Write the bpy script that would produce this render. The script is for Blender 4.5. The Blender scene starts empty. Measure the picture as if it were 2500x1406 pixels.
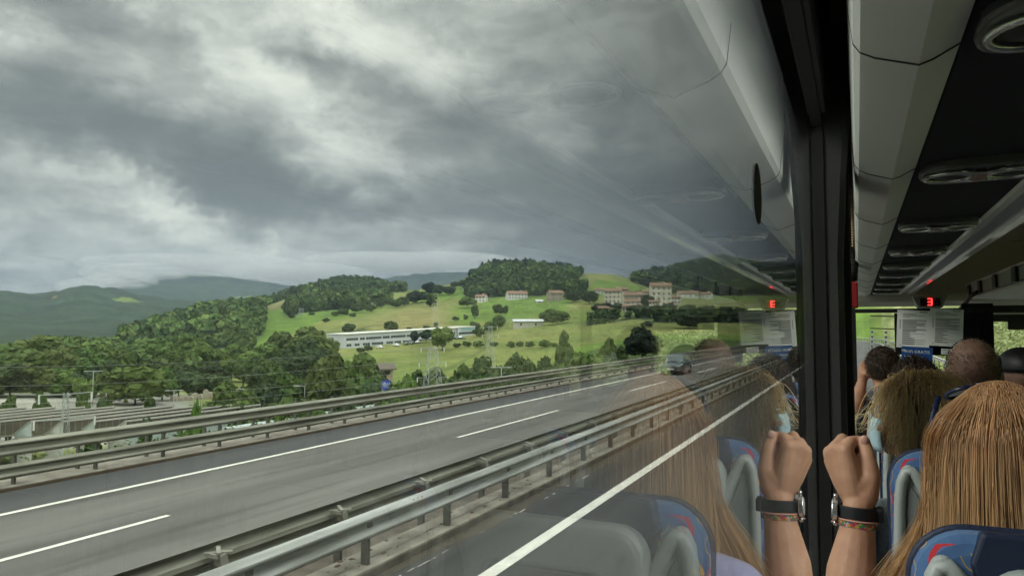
import bpy, math, random
import numpy as np
from mathutils import Vector, Matrix
random.seed(7); rng = np.random.default_rng(7)
S = bpy.context.scene; COL = S.collection
R = math.radians
# ------------------------------------------------------------------ camera
FPX = 1805.0                    # focal length in pixels of the 2500 px wide photograph
YAW = 25.0; PITCH = 3.23
cam_d = bpy.data.cameras.new("camera"); cam = bpy.data.objects.new("camera", cam_d); COL.objects.link(cam)
cam_d.sensor_width = 36; cam_d.lens = 36*FPX/2500; cam_d.clip_start = 0.01; cam_d.clip_end = 30000
CZ = 3.0
cam.location = (0, 0, CZ); cam.rotation_euler = (R(90+PITCH), 0, R(YAW)); S.camera = cam
# ------------------------------------------------------------------ measuring helpers (points of the place read off the survey of the photo)
_yaw, _p = R(YAW), R(PITCH)
def ray(u, v):
    a = (u-1250)/FPX; b = (703-v)/FPX
    f = math.cos(_p) - b*math.sin(_p); z = math.sin(_p) + b*math.cos(_p)
    return Vector((a*math.cos(_yaw) - f*math.sin(_yaw), a*math.sin(_yaw) + f*math.cos(_yaw), z))
def PR(u, v, r):                # point at horizontal distance r
    d = ray(u, v); k = r/math.hypot(d.x, d.y); return Vector((d.x*k, d.y*k, CZ+d.z*k))
def PY(u, v, y):                # point at forward distance y
    d = ray(u, v); k = y/d.y; return Vector((d.x*k, d.y*k, CZ+d.z*k))
def AZEL(u, v):
    d = ray(u, v).normalized(); return math.atan2(d.x, d.y), math.asin(d.z)
# ------------------------------------------------------------------ world: overcast sky
W = bpy.data.worlds.new("World"); S.world = W; W.use_nodes = True
nt = W.node_tree; N = nt.nodes; L = nt.links; N.clear()
def nd(t, **k):
    n = N.new(t)
    for a, b in k.items(): setattr(n, a, b)
    return n
def M(op, a, b=None, c=None, clamp=False):
    n = N.new('ShaderNodeMath'); n.operation = op; n.use_clamp = clamp
    for i, x in enumerate((a, b, c)):
        if x is None: continue
        if isinstance(x, (int, float)): n.inputs[i].default_value = x
        else: L.new(x, n.inputs[i])
    return n.outputs[0]
SUN_EL, SUN_AZ = 36.0, -122.0      # azimuth clockwise from +Y
sky = nd('ShaderNodeTexSky', sky_type='NISHITA', sun_disc=False, sun_elevation=R(SUN_EL), sun_rotation=R(SUN_AZ), air_density=1.0, dust_density=3.0)
tc = nd('ShaderNodeTexCoord')
def noise(vec, scale, detail=6, rough=0.55, dist=0.0):
    n = nd('ShaderNodeTexNoise'); n.inputs['Scale'].default_value = scale; n.inputs['Detail'].default_value = detail
    n.inputs['Roughness'].default_value = rough; n.inputs['Distortion'].default_value = dist
    L.new(vec, n.inputs['Vector']); return n
warp = noise(tc.outputs['Generated'], 3.2, 8, 0.62); warp2 = noise(tc.outputs['Generated'], 11, 6, 0.6)
sepw = nd('ShaderNodeSeparateXYZ'); L.new(warp.outputs['Color'], sepw.inputs[0]); sepv = nd('ShaderNodeSeparateXYZ'); L.new(warp2.outputs['Color'], sepv.inputs[0])
sp = nd('ShaderNodeSeparateXYZ'); L.new(tc.outputs['Generated'], sp.inputs[0])
wx = M('ADD', M('MULTIPLY', M('SUBTRACT', sepw.outputs[0], 0.5), 0.36), M('MULTIPLY', M('SUBTRACT', sepv.outputs[0], 0.5), 0.13)); wz = M('ADD', M('MULTIPLY', M('SUBTRACT', sepw.outputs[1], 0.5), 0.17), M('MULTIPLY', M('SUBTRACT', sepv.outputs[1], 0.5), 0.09))
AZ0 = M('ARCTAN2', sp.outputs[0], sp.outputs[1]); EL0 = M('ARCSINE', M('MINIMUM', M('MAXIMUM', sp.outputs[2], -1), 1))
AZ = M('ADD', AZ0, wx); EL = M('ADD', EL0, wz)
# cloud sheet coordinates: the layer is seen in perspective, flattening towards the horizon
den = M('ADD', M('MAXIMUM', sp.outputs[2], 0.0), 0.16)
cx = M('DIVIDE', sp.outputs[0], den); cy = M('DIVIDE', sp.outputs[1], den)
cmb = nd('ShaderNodeCombineXYZ'); L.new(cx, cmb.inputs[0]); L.new(cy, cmb.inputs[1])
wv_ = nd('ShaderNodeVectorMath', operation='MULTIPLY_ADD'); L.new(warp2.outputs['Color'], wv_.inputs[0]); wv_.inputs[1].default_value = (.45, .45, .0); L.new(cmb.outputs[0], wv_.inputs[2])
n1 = noise(wv_.outputs[0], 1.5, 10, 0.55, 0.1); n2 = noise(wv_.outputs[0], 4.2, 8, 0.6, 0.15)
mpz = nd('ShaderNodeMapping'); mpz.inputs['Scale'].default_value = (1, 1, 2.6); L.new(tc.outputs['Generated'], mpz.inputs[0])
n3 = noise(mpz.outputs[0], 7.0, 8, 0.6, 0.3)
dens = M('ADD', M('ADD', M('MULTIPLY', M('SUBTRACT', n1.outputs[0], 0.5), 0.75), M('MULTIPLY', M('SUBTRACT', n2.outputs[0], 0.5), 0.55)), M('MULTIPLY', M('SUBTRACT', n3.outputs[0], 0.5), 0.85))
# banks and breaks of the cloud deck: direction (u, v of the survey), half-widths in px, tilt deg, amount (+ bright break, - dark bank)
BANKS = [(420, 520, 190, 34, 17, .85), (600, 590, 230, 60, 8, .34), (60, 500, 130, 40, 5, .2), (300, 660, 420, 45, 4, .27), (620, 210, 240, 75, 32, .62),
         (830, 290, 240, 42, 28, .55), (1020, 110, 280, 85, 20, .42), (900, 40, 320, 60, 0, .35), (520, 60, 150, 50, 30, .3), (60, 110, 120, 28, 15, .28), (1000, 200, 200, 70, 30, .3),
         (180, 30, 300, 62, 8, -.42), (200, 310, 330, 62, 14, -.48), (480, 385, 260, 45, 10, -.42), (640, 460, 260, 40, 6, -.5), (800, 480, 280, 34, 5, -.34),
         (700, 150, 66, 26, 24, -.55), (815, 155, 52, 30, 45, -.5), (1010, 240, 120, 30, 22, -.42), (1080, 30, 110, 42, 10, -.3), (520, 60, 28, 50, -40, -.25),
         (1120, 330, 240, 80, 18, -.3), (1280, 400, 330, 60, 8, -.36), (1400, 190, 260, 90, 25, -.18), (1500, 450, 300, 70, 10, -.3), (1650, 600, 350, 90, 10, -.5),
         (650, 600, 45, 30, 40, -.3), (440, 470, 60, 26, 10, -.4), (1150, 560, 420, 40, 4, -.10), (1100, 440, 300, 26, 4, .12), (350, 240, 150, 60, 20, .12), (1800, 300, 250, 250, 0, -.25), (100, 560, 260, 22, 6, -.12)]
acc = dens
for (u, v, su, sv, rot, amp) in BANKS:
    a, e = AZEL(u, v); ax, ex = AZEL(u+10, v); ay, ey = AZEL(u, v-10)
    ka = abs(ax-a)/10; ke = abs(ey-e)/10
    dx = M('DIVIDE', M('SUBTRACT', AZ, a), ka); dy = M('DIVIDE', M('SUBTRACT', EL, e), ke)
    c, s = math.cos(R(rot)), math.sin(R(rot))      # tilt: positive falls to the right
    ux = M('ADD', M('MULTIPLY', dx, c/su), M('MULTIPLY', dy, -s/su)); uy = M('ADD', M('MULTIPLY', dx, s/sv), M('MULTIPLY', dy, c/sv))
    q = M('MULTIPLY', M('ADD', M('MULTIPLY', ux, ux), M('MULTIPLY', uy, uy)), -0.5)
    acc = M('ADD', acc, M('MULTIPLY', M('EXPONENT', q), amp*0.50))
val = M('DIVIDE', 1.0, M('ADD', 1.0, M('EXPONENT', M('MULTIPLY', M('ADD', acc, -0.03), -4.4))))
ramp = nd('ShaderNodeValToRGB'); L.new(val, ramp.inputs[0])
cr = ramp.color_ramp; cr.interpolation = 'B_SPLINE'
K = 1.04                                            # the coach window is tinted: the sky itself is this much brighter
stops = [(0.0, (.105, .117, .118)), (0.2, (.180, .196, .194)), (0.4, (.27, .290, .286)), (0.60, (.385, .408, .400)), (0.8, (.57, .60, .585)), (1.0, (.88, .90, .84))]
cr.elements[0].position = 0; cr.elements[1].position = 1
for i, (p, c) in enumerate(stops):
    e = cr.elements[0] if i == 0 else (cr.elements[-1] if i == len(stops)-1 else cr.elements.new(p))
    e.color = (c[0]*1.02, c[1], c[2]*.945, 1)
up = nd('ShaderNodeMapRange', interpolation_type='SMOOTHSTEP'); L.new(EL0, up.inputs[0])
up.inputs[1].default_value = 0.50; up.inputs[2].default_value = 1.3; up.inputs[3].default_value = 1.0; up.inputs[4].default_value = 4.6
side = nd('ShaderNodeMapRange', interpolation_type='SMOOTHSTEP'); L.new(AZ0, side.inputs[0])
side.inputs[1].default_value = 0.45; side.inputs[2].default_value = 1.3; side.inputs[3].default_value = 1.0; side.inputs[4].default_value = 3.4  # extra brightness given to the unseen right-hand sky to light the coach interior
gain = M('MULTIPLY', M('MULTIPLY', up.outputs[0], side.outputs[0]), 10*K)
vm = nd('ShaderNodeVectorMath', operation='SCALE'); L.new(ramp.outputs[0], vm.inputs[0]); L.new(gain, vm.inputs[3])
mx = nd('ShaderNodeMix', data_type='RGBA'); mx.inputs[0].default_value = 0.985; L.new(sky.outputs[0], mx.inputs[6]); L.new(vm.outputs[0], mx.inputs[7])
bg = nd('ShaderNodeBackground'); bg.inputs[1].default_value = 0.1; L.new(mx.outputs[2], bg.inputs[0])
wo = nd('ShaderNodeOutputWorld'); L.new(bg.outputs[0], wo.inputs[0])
# ------------------------------------------------------------------ sun behind the cloud
sd = bpy.data.lights.new("sun", 'SUN'); sd.energy = 1.5; sd.angle = R(20); sd.color = (1, .97, .92)
sun = bpy.data.objects.new("sun", sd); COL.objects.link(sun)
sdir = Vector((math.sin(R(SUN_AZ))*math.cos(R(SUN_EL)), math.cos(R(SUN_AZ))*math.cos(R(SUN_EL)), math.sin(R(SUN_EL))))
sun.rotation_euler = sdir.to_track_quat('Z', 'Y').to_euler()
# ------------------------------------------------------------------ output
S.view_settings.view_transform = 'Standard'; S.view_settings.look = 'None'; S.view_settings.exposure = 0.85; S.view_settings.gamma = 1
S.view_settings.use_curve_mapping = False
S.render.engine = 'CYCLES'
cy_ = S.cycles
cy_.use_denoising = True
try: cy_.denoiser = 'OPENIMAGEDENOISE'
except Exception: pass
cy_.max_bounces = 8; cy_.diffuse_bounces = 3; cy_.glossy_bounces = 4; cy_.transmission_bounces = 4; cy_.transparent_max_bounces = 16; cy_.volume_bounces = 0
cy_.sample_clamp_indirect = 6; cy_.caustics_reflective = False; cy_.caustics_refractive = False
W.cycles.sampling_method = 'MANUAL'; W.cycles.sample_map_resolution = 512

HAZE = 0.00013
# ================================================================== helpers
def tag(o, label=None, cat=None, group=None, kind=None):
    if label: o['label'] = label
    if cat: o['category'] = cat
    if group: o['group'] = group
    if kind: o['kind'] = kind
    return o
def empty(name, loc=(0, 0, 0), rz=0.0):
    o = bpy.data.objects.new(name, None); COL.objects.link(o); o.location = loc; o.rotation_euler = (0, 0, rz); o.empty_display_size = .1; return o
class MB:
    def __init__(s): s.v = []; s.f = []; s.mi = []; s.m = 0
    def add(s, vs, fs):
        n = len(s.v); s.v.extend([tuple(p) for p in vs]); s.f.extend([tuple(i+n for i in f) for f in fs]); s.mi.extend([s.m]*len(fs)); return s
    def box(s, x0, x1, y0, y1, z0, z1, T=None):
        v = [Vector(p) for p in ((x0,y0,z0),(x1,y0,z0),(x1,y1,z0),(x0,y1,z0),(x0,y0,z1),(x1,y0,z1),(x1,y1,z1),(x0,y1,z1))]
        if T: v = [T @ p for p in v]
        return s.add(v, [(0,3,2,1),(4,5,6,7),(0,1,5,4),(1,2,6,5),(2,3,7,6),(3,0,4,7)])
    def tube(s, pts, r, n=8, caps=True):
        pts = [Vector(p) for p in pts]; k = len(pts); rs = r if isinstance(r, (list, tuple)) else [r]*k
        up_ = None; rings = []
        for i, p in enumerate(pts):
            t = (pts[min(i+1, k-1)] - pts[max(i-1, 0)]).normalized()
            if up_ is None: up_ = t.orthogonal().normalized()
            up_ = (up_ - t*up_.dot(t)).normalized(); b = t.cross(up_)
            rings.append([p + (up_*math.cos(2*math.pi*j/n) + b*math.sin(2*math.pi*j/n))*rs[i] for j in range(n)])
        vs = [q for rr in rings for q in rr]; fs = []
        for i in range(k-1):
            for j in range(n): fs.append((i*n+j, i*n+(j+1) % n, (i+1)*n+(j+1) % n, (i+1)*n+j))
        if caps: fs.append(tuple(range(n-1, -1, -1))); fs.append(tuple((k-1)*n+j for j in range(n)))
        return s.add(vs, fs)
    def prism(s, poly, a0, a1, axis='y', T=None):       # poly in the two other axes (x,z for y; y,z for x; x,y for z)
        def mk(p, a):
            return Vector((p[0], a, p[1])) if axis == 'y' else (Vector((a, p[0], p[1])) if axis == 'x' else Vector((p[0], p[1], a)))
        n = len(poly); v = [mk(p, a0) for p in poly] + [mk(p, a1) for p in poly]
        if T: v = [T @ p for p in v]
        return s.add(v, [tuple(range(n-1, -1, -1)), tuple(range(n, 2*n))] + [(i, (i+1) % n, n+(i+1) % n, n+i) for i in range(n)])
    def sphere(s, c, r, n=12, m=8, T=None):
        rx, ry, rz = r if isinstance(r, (tuple, list)) else (r, r, r); vs = []; fs = []
        for i in range(m+1):
            th = math.pi*i/m
            for j in range(n):
                ph = 2*math.pi*j/n; p = Vector((c[0]+rx*math.sin(th)*math.cos(ph), c[1]+ry*math.sin(th)*math.sin(ph), c[2]+rz*math.cos(th)))
                vs.append(T @ p if T else p)
        for i in range(m):
            for j in range(n): fs.append((i*n+j, (i+1)*n+j, (i+1)*n+(j+1) % n, i*n+(j+1) % n))
        return s.add(vs, fs)
    def build(s, name, mats, parent=None, smooth=False, bevel=0, loc=None, seg=2, angle=None):
        me = bpy.data.meshes.new(name); me.from_pydata(s.v, [], s.f)
        mats = mats if isinstance(mats, (list, tuple)) else [mats]
        for m in mats: me.materials.append(m)
        if len(mats) > 1: me.polygons.foreach_set('material_index', s.mi)
        if smooth:
            me.polygons.foreach_set('use_smooth', [True]*len(me.polygons))
            if angle: me.set_sharp_from_angle(angle=R(angle))
        me.update()
        o = bpy.data.objects.new(name, me); COL.objects.link(o)
        if parent: o.parent = parent
        if loc is not None: o.location = loc
        if bevel:
            b = o.modifiers.new('bevel', 'BEVEL'); b.width = bevel; b.segments = seg; b.limit_method = 'ANGLE'; b.angle_limit = R(35)
        return o
def box(*a): return MB().box(*a)
def npmesh(name, V, F, mat, parent=None, smooth=False):   # numpy arrays, all faces of one size
    me = bpy.data.meshes.new(name); V = np.asarray(V, dtype=np.float32); F = np.asarray(F, dtype=np.int32)
    k = F.shape[1]; me.vertices.add(len(V)); me.vertices.foreach_set('co', V.ravel())
    me.loops.add(F.size); me.loops.foreach_set('vertex_index', F.ravel())
    me.polygons.add(len(F)); me.polygons.foreach_set('loop_start', np.arange(0, F.size, k, dtype=np.int32))
    me.polygons.foreach_set('loop_total', np.full(len(F), k, dtype=np.int32))
    me.update(calc_edges=True); me.validate()
    if smooth: me.polygons.foreach_set('use_smooth', np.ones(len(F), dtype=bool))
    me.materials.append(mat)
    o = bpy.data.objects.new(name, me); COL.objects.link(o)
    if parent: o.parent = parent
    return o
def copy_tree(o, parent=None):
    c = o.copy(); COL.objects.link(c); c.parent = parent
    if parent is not None: c.matrix_parent_inverse = o.matrix_parent_inverse
    for ch in list(o.children): copy_tree(ch, c)
    return c
# ------------------------------------------------------------------ materials
def mat(name, col, rough=.6, metal=0.0, col2=None, scale=5.0, detail=5, bump=0.0, bscale=None, contrast=1.0, emit=None, estr=1.0, spec=None, coord='Object', stretch=None, rand=0.0, attr=None, trans=0.0, sheen=0.0, coat=0.0, streak=None):
    m = bpy.data.materials.new(name); m.use_nodes = True; t = m.node_tree; n = t.nodes; l = t.links
    b = n['Principled BSDF']; b.inputs['Base Color'].default_value = (*col, 1); b.inputs['Roughness'].default_value = rough; b.inputs['Metallic'].default_value = metal
    if spec is not None: b.inputs['Specular IOR Level'].default_value = spec
    if sheen: b.inputs['Sheen Weight'].default_value = sheen
    if coat: b.inputs['Coat Weight'].default_value = coat
    tcn = n.new('ShaderNodeTexCoord'); vec = tcn.outputs[coord]
    if stretch:
        mp = n.new('ShaderNodeMapping'); mp.inputs['Scale'].default_value = stretch; l.new(vec, mp.inputs[0]); vec = mp.outputs[0]
    out = None
    if attr:
        at = n.new('ShaderNodeAttribute'); at.attribute_name = attr; out = at.outputs['Color']
    if col2 is not None:
        nz = n.new('ShaderNodeTexNoise'); nz.inputs['Scale'].default_value = scale; nz.inputs['Detail'].default_value = detail; l.new(vec, nz.inputs['Vector'])
        mr = n.new('ShaderNodeMapRange'); mr.inputs[1].default_value = .5-.22/contrast; mr.inputs[2].default_value = .5+.22/contrast; l.new(nz.outputs[0], mr.inputs[0])
        mixn = n.new('ShaderNodeMix'); mixn.data_type = 'RGBA'; l.new(mr.outputs[0], mixn.inputs[0])
        mixn.inputs[6].default_value = (*col, 1); mixn.inputs[7].default_value = (*col2, 1)
        if out is not None:
            mu = n.new('ShaderNodeMix'); mu.data_type = 'RGBA'; mu.blend_type = 'MULTIPLY'; mu.inputs[0].default_value = 1
            l.new(out, mu.inputs[6]); l.new(mixn.outputs[2], mu.inputs[7]); out = mu.outputs[2]
        else: out = mixn.outputs[2]
    if rand:
        oi = n.new('ShaderNodeObjectInfo'); hs = n.new('ShaderNodeHueSaturation')
        a1 = n.new('ShaderNodeMapRange'); a1.inputs[3].default_value = .5-rand*.035; a1.inputs[4].default_value = .5+rand*.05; l.new(oi.outputs['Random'], a1.inputs[0]); l.new(a1.outputs[0], hs.inputs['Hue'])
        a2 = n.new('ShaderNodeMath'); a2.operation = 'MULTIPLY'; a2.inputs[1].default_value = 7.31; l.new(oi.outputs['Random'], a2.inputs[0])
        a3 = n.new('ShaderNodeMath'); a3.operation = 'FRACT'; l.new(a2.outputs[0], a3.inputs[0])
        a4 = n.new('ShaderNodeMapRange'); a4.inputs[3].default_value = 1-rand; a4.inputs[4].default_value = 1+rand; l.new(a3.outputs[0], a4.inputs[0]); l.new(a4.outputs[0], hs.inputs['Value'])
        if out is not None: l.new(out, hs.inputs['Color'])
        else: hs.inputs['Color'].default_value = (*col, 1)
        out = hs.outputs[0]
    if out is not None: l.new(out, b.inputs['Base Color'])
    if bump:
        nb = n.new('ShaderNodeTexNoise'); nb.inputs['Scale'].default_value = bscale or scale*3; nb.inputs['Detail'].default_value = 6; l.new(vec, nb.inputs['Vector'])
        bp = n.new('ShaderNodeBump'); bp.inputs['Strength'].default_value = bump; bp.inputs['Distance'].default_value = .02; l.new(nb.outputs[0], bp.inputs['Height']); l.new(bp.outputs[0], b.inputs['Normal'])
    if emit: b.inputs['Emission Color'].default_value = (*emit, 1); b.inputs['Emission Strength'].default_value = estr
    if trans:                                             # thin leaves let some light through
        tr = n.new('ShaderNodeBsdfTranslucent'); ms = n.new('ShaderNodeMixShader'); ms.inputs[0].default_value = trans
        if out is not None: l.new(out, tr.inputs[0])
        else: tr.inputs[0].default_value = (*col, 1)
        l.new(b.outputs[0], ms.inputs[1]); l.new(tr.outputs[0], ms.inputs[2]); l.new(ms.outputs[0], n['Material Output'].inputs[0])
    return m
def glass_mat(name, tint, gain=1.0):
    m = bpy.data.materials.new(name); m.use_nodes = True; t = m.node_tree; n = t.nodes; l = t.links; n.clear()
    def mm(op, a, b=None, clamp=False):
        x = n.new('ShaderNodeMath'); x.operation = op; x.use_clamp = clamp
        for i, q in enumerate((a, b)):
            if q is None: continue
            if isinstance(q, (int, float)): x.inputs[i].default_value = q
            else: l.new(q, x.inputs[i])
        return x.outputs[0]
    g = n.new('ShaderNodeNewGeometry'); vmn = n.new('ShaderNodeVectorMath'); vmn.operation = 'DOT_PRODUCT'
    l.new(g.outputs['Normal'], vmn.inputs[0]); l.new(g.outputs['Incoming'], vmn.inputs[1])
    c = mm('ABSOLUTE', vmn.outputs['Value']); k = mm('POWER', mm('SUBTRACT', 1.0, c), 5.0)
    fr = mm('MULTIPLY', mm('ADD', mm('MULTIPLY', k, 0.96), 0.04), gain, True)
    tr = n.new('ShaderNodeBsdfTransparent'); tr.inputs[0].default_value = (*tint, 1)
    gl = n.new('ShaderNodeBsdfGlossy'); gl.inputs['Roughness'].default_value = 0.0; gl.inputs[0].default_value = (1, 1, 1, 1)
    ms = n.new('ShaderNodeMixShader'); l.new(fr, ms.inputs[0]); l.new(tr.outputs[0], ms.inputs[1]); l.new(gl.outputs[0], ms.inputs[2])
    o = n.new('ShaderNodeOutputMaterial'); l.new(ms.outputs[0], o.inputs[0]); return m
def text(name, body, size, m, parent, loc, rot, extrude=.0, align='CENTER'):
    c = bpy.data.curves.new(name, 'FONT'); c.body = body; c.size = size; c.extrude = extrude; c.align_x = align; c.align_y = 'CENTER'
    c.materials.append(m); o = bpy.data.objects.new(name, c); COL.objects.link(o); dg = bpy.context.evaluated_depsgraph_get(); me = bpy.data.meshes.new_from_object(o.evaluated_get(dg)); bpy.data.objects.remove(o)
    o = bpy.data.objects.new(name, me); COL.objects.link(o); o.parent = parent; o.location = loc; o.rotation_euler = rot; return o
def smooth_path(ctrl, k):
    """ctrl (n, m, 3) control points -> (n, k, 3) Catmull-Rom"""
    C = np.asarray(ctrl, float); n, m, _ = C.shape; C = np.concatenate([2*C[:, :1]-C[:, 1:2], C, 2*C[:, -1:]-C[:, -2:-1]], axis=1)
    ts = np.linspace(0, m-1-1e-6, k); out = []
    for t in ts:
        i = int(t); f = t-i; p0, p1, p2, p3 = C[:, i], C[:, i+1], C[:, i+2], C[:, i+3]
        out.append(.5*((2*p1)+(-p0+p2)*f+(2*p0-5*p1+4*p2-p3)*f*f+(-p0+3*p1-3*p2+p3)*f**3))
    return np.stack(out, 1)
# ================================================================== TERRAIN
OPP = -0.6                                            # the other carriageway lies lower
US = np.array([-2600, -700, 0, 100, 200, 300, 400, 500, 600, 700, 800, 900, 1000, 1100, 1200, 1300, 1400, 1500, 1600, 1750, 1900, 2100, 2600, 3600], float)
RS = np.array([100, 150, 220, 300, 400, 520, 700, 900, 1150, 1600, 2400, 3400, 4700, 5400, 5600], float)
# for every bearing: the image height (px) at which the ground shows at each distance
def prof(**k): return k
T = np.zeros((len(US), len(RS)))
tbl = {   #        100   150  220  300  400  520  700  900  1150 1600 2400 3400 5000 7500 12000
 -2600:          [1112, 1009, 945, 905, 872, 850, 835, 825, 815, 800, 780, 800, 780, 800, 803],
 -700:           [1112, 1009, 945, 905, 872, 850, 835, 820, 810, 780, 712, 760, 740, 790, 803],
 0:              [1112, 1009, 945, 905, 872, 850, 836, 826, 812, 776, 712, 740, 725, 790, 803],
 100:            [1112, 1009, 945, 905, 872, 850, 836, 826, 812, 784, 726, 740, 712, 790, 803],
 200:            [1112, 1009, 945, 905, 872, 850, 836, 826, 812, 772, 696, 740, 715, 790, 803],
 300:            [1112, 1009, 945, 905, 872, 850, 836, 826, 815, 785, 716, 730, 676, 790, 803],
 400:            [1112, 1009, 945, 905, 872, 846, 800, 815, 812, 790, 738, 735, 664, 790, 803],
 500:            [1112, 1009, 945, 905, 870, 838, 770, 795, 800, 780, 745, 740, 666, 790, 803],
 600:            [1112, 1009, 945, 905, 866, 826, 762, 765, 765, 770, 748, 740, 676, 790, 803],
 700:            [1112, 1009, 945, 905, 862, 815, 765, 735, 722, 760, 748, 740, 690, 790, 803],
 800:            [1112, 1009, 945, 900, 850, 800, 755, 720, 690, 740, 748, 740, 690, 790, 803],
 900:            [1112, 1005, 938, 875, 832, 785, 750, 720, 690, 740, 748, 740, 672, 790, 803],
 1000:           [1112, 1000, 925, 868, 825, 778, 738, 715, 712, 740, 748, 740, 661, 790, 803],
 1100:           [1105, 985, 910, 862, 820, 770, 728, 694, 722, 745, 748, 740, 656, 790, 803],
 1200:           [1080, 965, 895, 850, 812, 765, 722, 650, 716, 745, 748, 740, 660, 790, 803],
 1300:           [1050, 945, 885, 840, 800, 752, 712, 648, 716, 745, 748, 740, 690, 790, 803],
 1400:           [1000, 920, 872, 828, 785, 742, 706, 664, 704, 740, 748, 740, 700, 790, 803],
 1500:           [950, 895, 855, 812, 770, 735, 708, 668, 700, 690, 748, 740, 700, 790, 803],
 1600:           [920, 878, 842, 800, 765, 735, 715, 705, 690, 655, 740, 740, 700, 790, 803],
 1750:           [885, 862, 838, 800, 770, 745, 720, 705, 690, 615, 700, 740, 700, 790, 803],
 1900:           [868, 858, 838, 805, 775, 745, 720, 705, 690, 640, 700, 740, 700, 790, 803],
 2100:           [862, 850, 835, 800, 770, 740, 700, 690, 680, 670, 700, 740, 740, 790, 803],
 2600:           [862, 850, 835, 800, 770, 740, 700, 690, 680, 670, 700, 740, 740, 790, 803],
 3600:           [862, 850, 835, 800, 770, 740, 700, 690, 680, 670, 700, 740, 740, 790, 803]}
for i, u in enumerate(US): T[i] = tbl[int(u)]
TH_U = np.array([math.atan2(-ray(u, 805).x, ray(u, 805).y) for u in US])      # bearing left of forward
order = np.argsort(TH_U); TH_S = TH_U[order]
ZT = np.zeros_like(T)
for i, u in enumerate(US):
    for j, r in enumerate(RS): ZT[i, j] = PR(u, T[i, j], r).z
ZT = ZT[order]
# fine smooth table
_th = np.linspace(-1.75, 2.35, 1000); _lr = np.linspace(math.log(100), math.log(5600), 240)
A = np.array([np.interp(_th, TH_S, ZT[:, j]) for j in range(len(RS))]).T
B = np.array([np.interp(_lr, np.log(RS), A[i]) for i in range(len(_th))])
def blur(a, k, ax):
    w = np.exp(-np.linspace(-2, 2, 2*k+1)**2/1.2); w /= w.sum(); ap = np.pad(a, [(k, k) if d == ax else (0, 0) for d in range(2)], mode='edge')
    return sum(w[i]*np.take(ap, range(i, i+a.shape[ax]), axis=ax) for i in range(2*k+1))
B = blur(blur(B, 3, 0), 5, 1)
def vnoise(x, y, seed=0):                              # value noise, vectorised
    xi = np.floor(x).astype(np.int64); yi = np.floor(y).astype(np.int64); xf = x-xi; yf = y-yi
    def h(a, b):
        n = (a*374761393 + b*668265263 + seed*1442695041) & 0xffffffff; n = ((n ^ (n >> 13))*1274126177) & 0xffffffff
        return ((n ^ (n >> 16)) & 0xffff)/65535.0
    sx = xf*xf*(3-2*xf); sy = yf*yf*(3-2*yf)
    return (h(xi, yi)*(1-sx)+h(xi+1, yi)*sx)*(1-sy) + (h(xi, yi+1)*(1-sx)+h(xi+1, yi+1)*sx)*sy
def fbm(x, y, o=4, seed=0):
    s = 0; a = .5
    for i in range(o): s = s + a*(vnoise(x*2**i, y*2**i, seed+i)-.5); a *= .5
    return s
def sstep(a, b, x): t = np.clip((x-a)/(b-a), 0, 1); return t*t*(3-2*t)
def far_h(x, y):
    r = np.hypot(x, y); th = np.clip(np.arctan2(-x, y), -1.74, 2.34); lr = np.log(np.clip(r, 100, 5590))
    fi = (th-_th[0])/(_th[1]-_th[0]); fj = (lr-_lr[0])/(_lr[1]-_lr[0]); i = np.floor(fi).astype(int); j = np.floor(fj).astype(int)
    i = np.clip(i, 0, len(_th)-2); j = np.clip(j, 0, len(_lr)-2); fi = fi-i; fj = fj-j
    z = (B[i, j]*(1-fj)+B[i, j+1]*fj)*(1-fi) + (B[i+1, j]*(1-fj)+B[i+1, j+1]*fj)*fi
    k = sstep(300, 1500, r)
    z = z + fbm(x/260, y/260, 4, 3)*k*16 + fbm(x/900, y/900, 3, 9)*sstep(1300, 3000, r)*40
    z = z + fbm(x/60, y/60, 3, 5)*sstep(130, 400, r)*1.6 + fbm(x/45, y/45, 4, 15)*sstep(1250, 1700, r)*26
    return z
_wa = PR(842, 851, 392); _wb = PR(1158, 829, 432)
def ground_h(x, y):
    z = ground_h0(x, y); dx, dy = _wb.x-_wa.x, _wb.y-_wa.y; L_ = math.hypot(dx, dy); dx /= L_; dy /= L_
    a = (np.asarray(x)-_wa.x)*dx+(np.asarray(y)-_wa.y)*dy; d = (np.asarray(x)-_wa.x)*-dy+(np.asarray(y)-_wa.y)*dx
    m = sstep(-16, -2, a)*(1-sstep(L_+4, L_+18, a))*sstep(-34, -12, d)*(1-sstep(22, 40, d)); return z*(1-m)+m*(_wa.z+(_wb.z-_wa.z)*np.clip(a/L_, 0, 1)+.1)
def hit(u, v, r0=60, r1=5000):                          # where the line of sight meets the land
    rs = np.geomspace(r0, r1, 1500); d = ray(u, v); k = rs/math.hypot(d.x, d.y); zz = CZ+d.z*k; g = ground_h(d.x*k, d.y*k); i = np.nonzero(g >= zz)[0]
    return float(rs[i[0]]) if len(i) else r1
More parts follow.
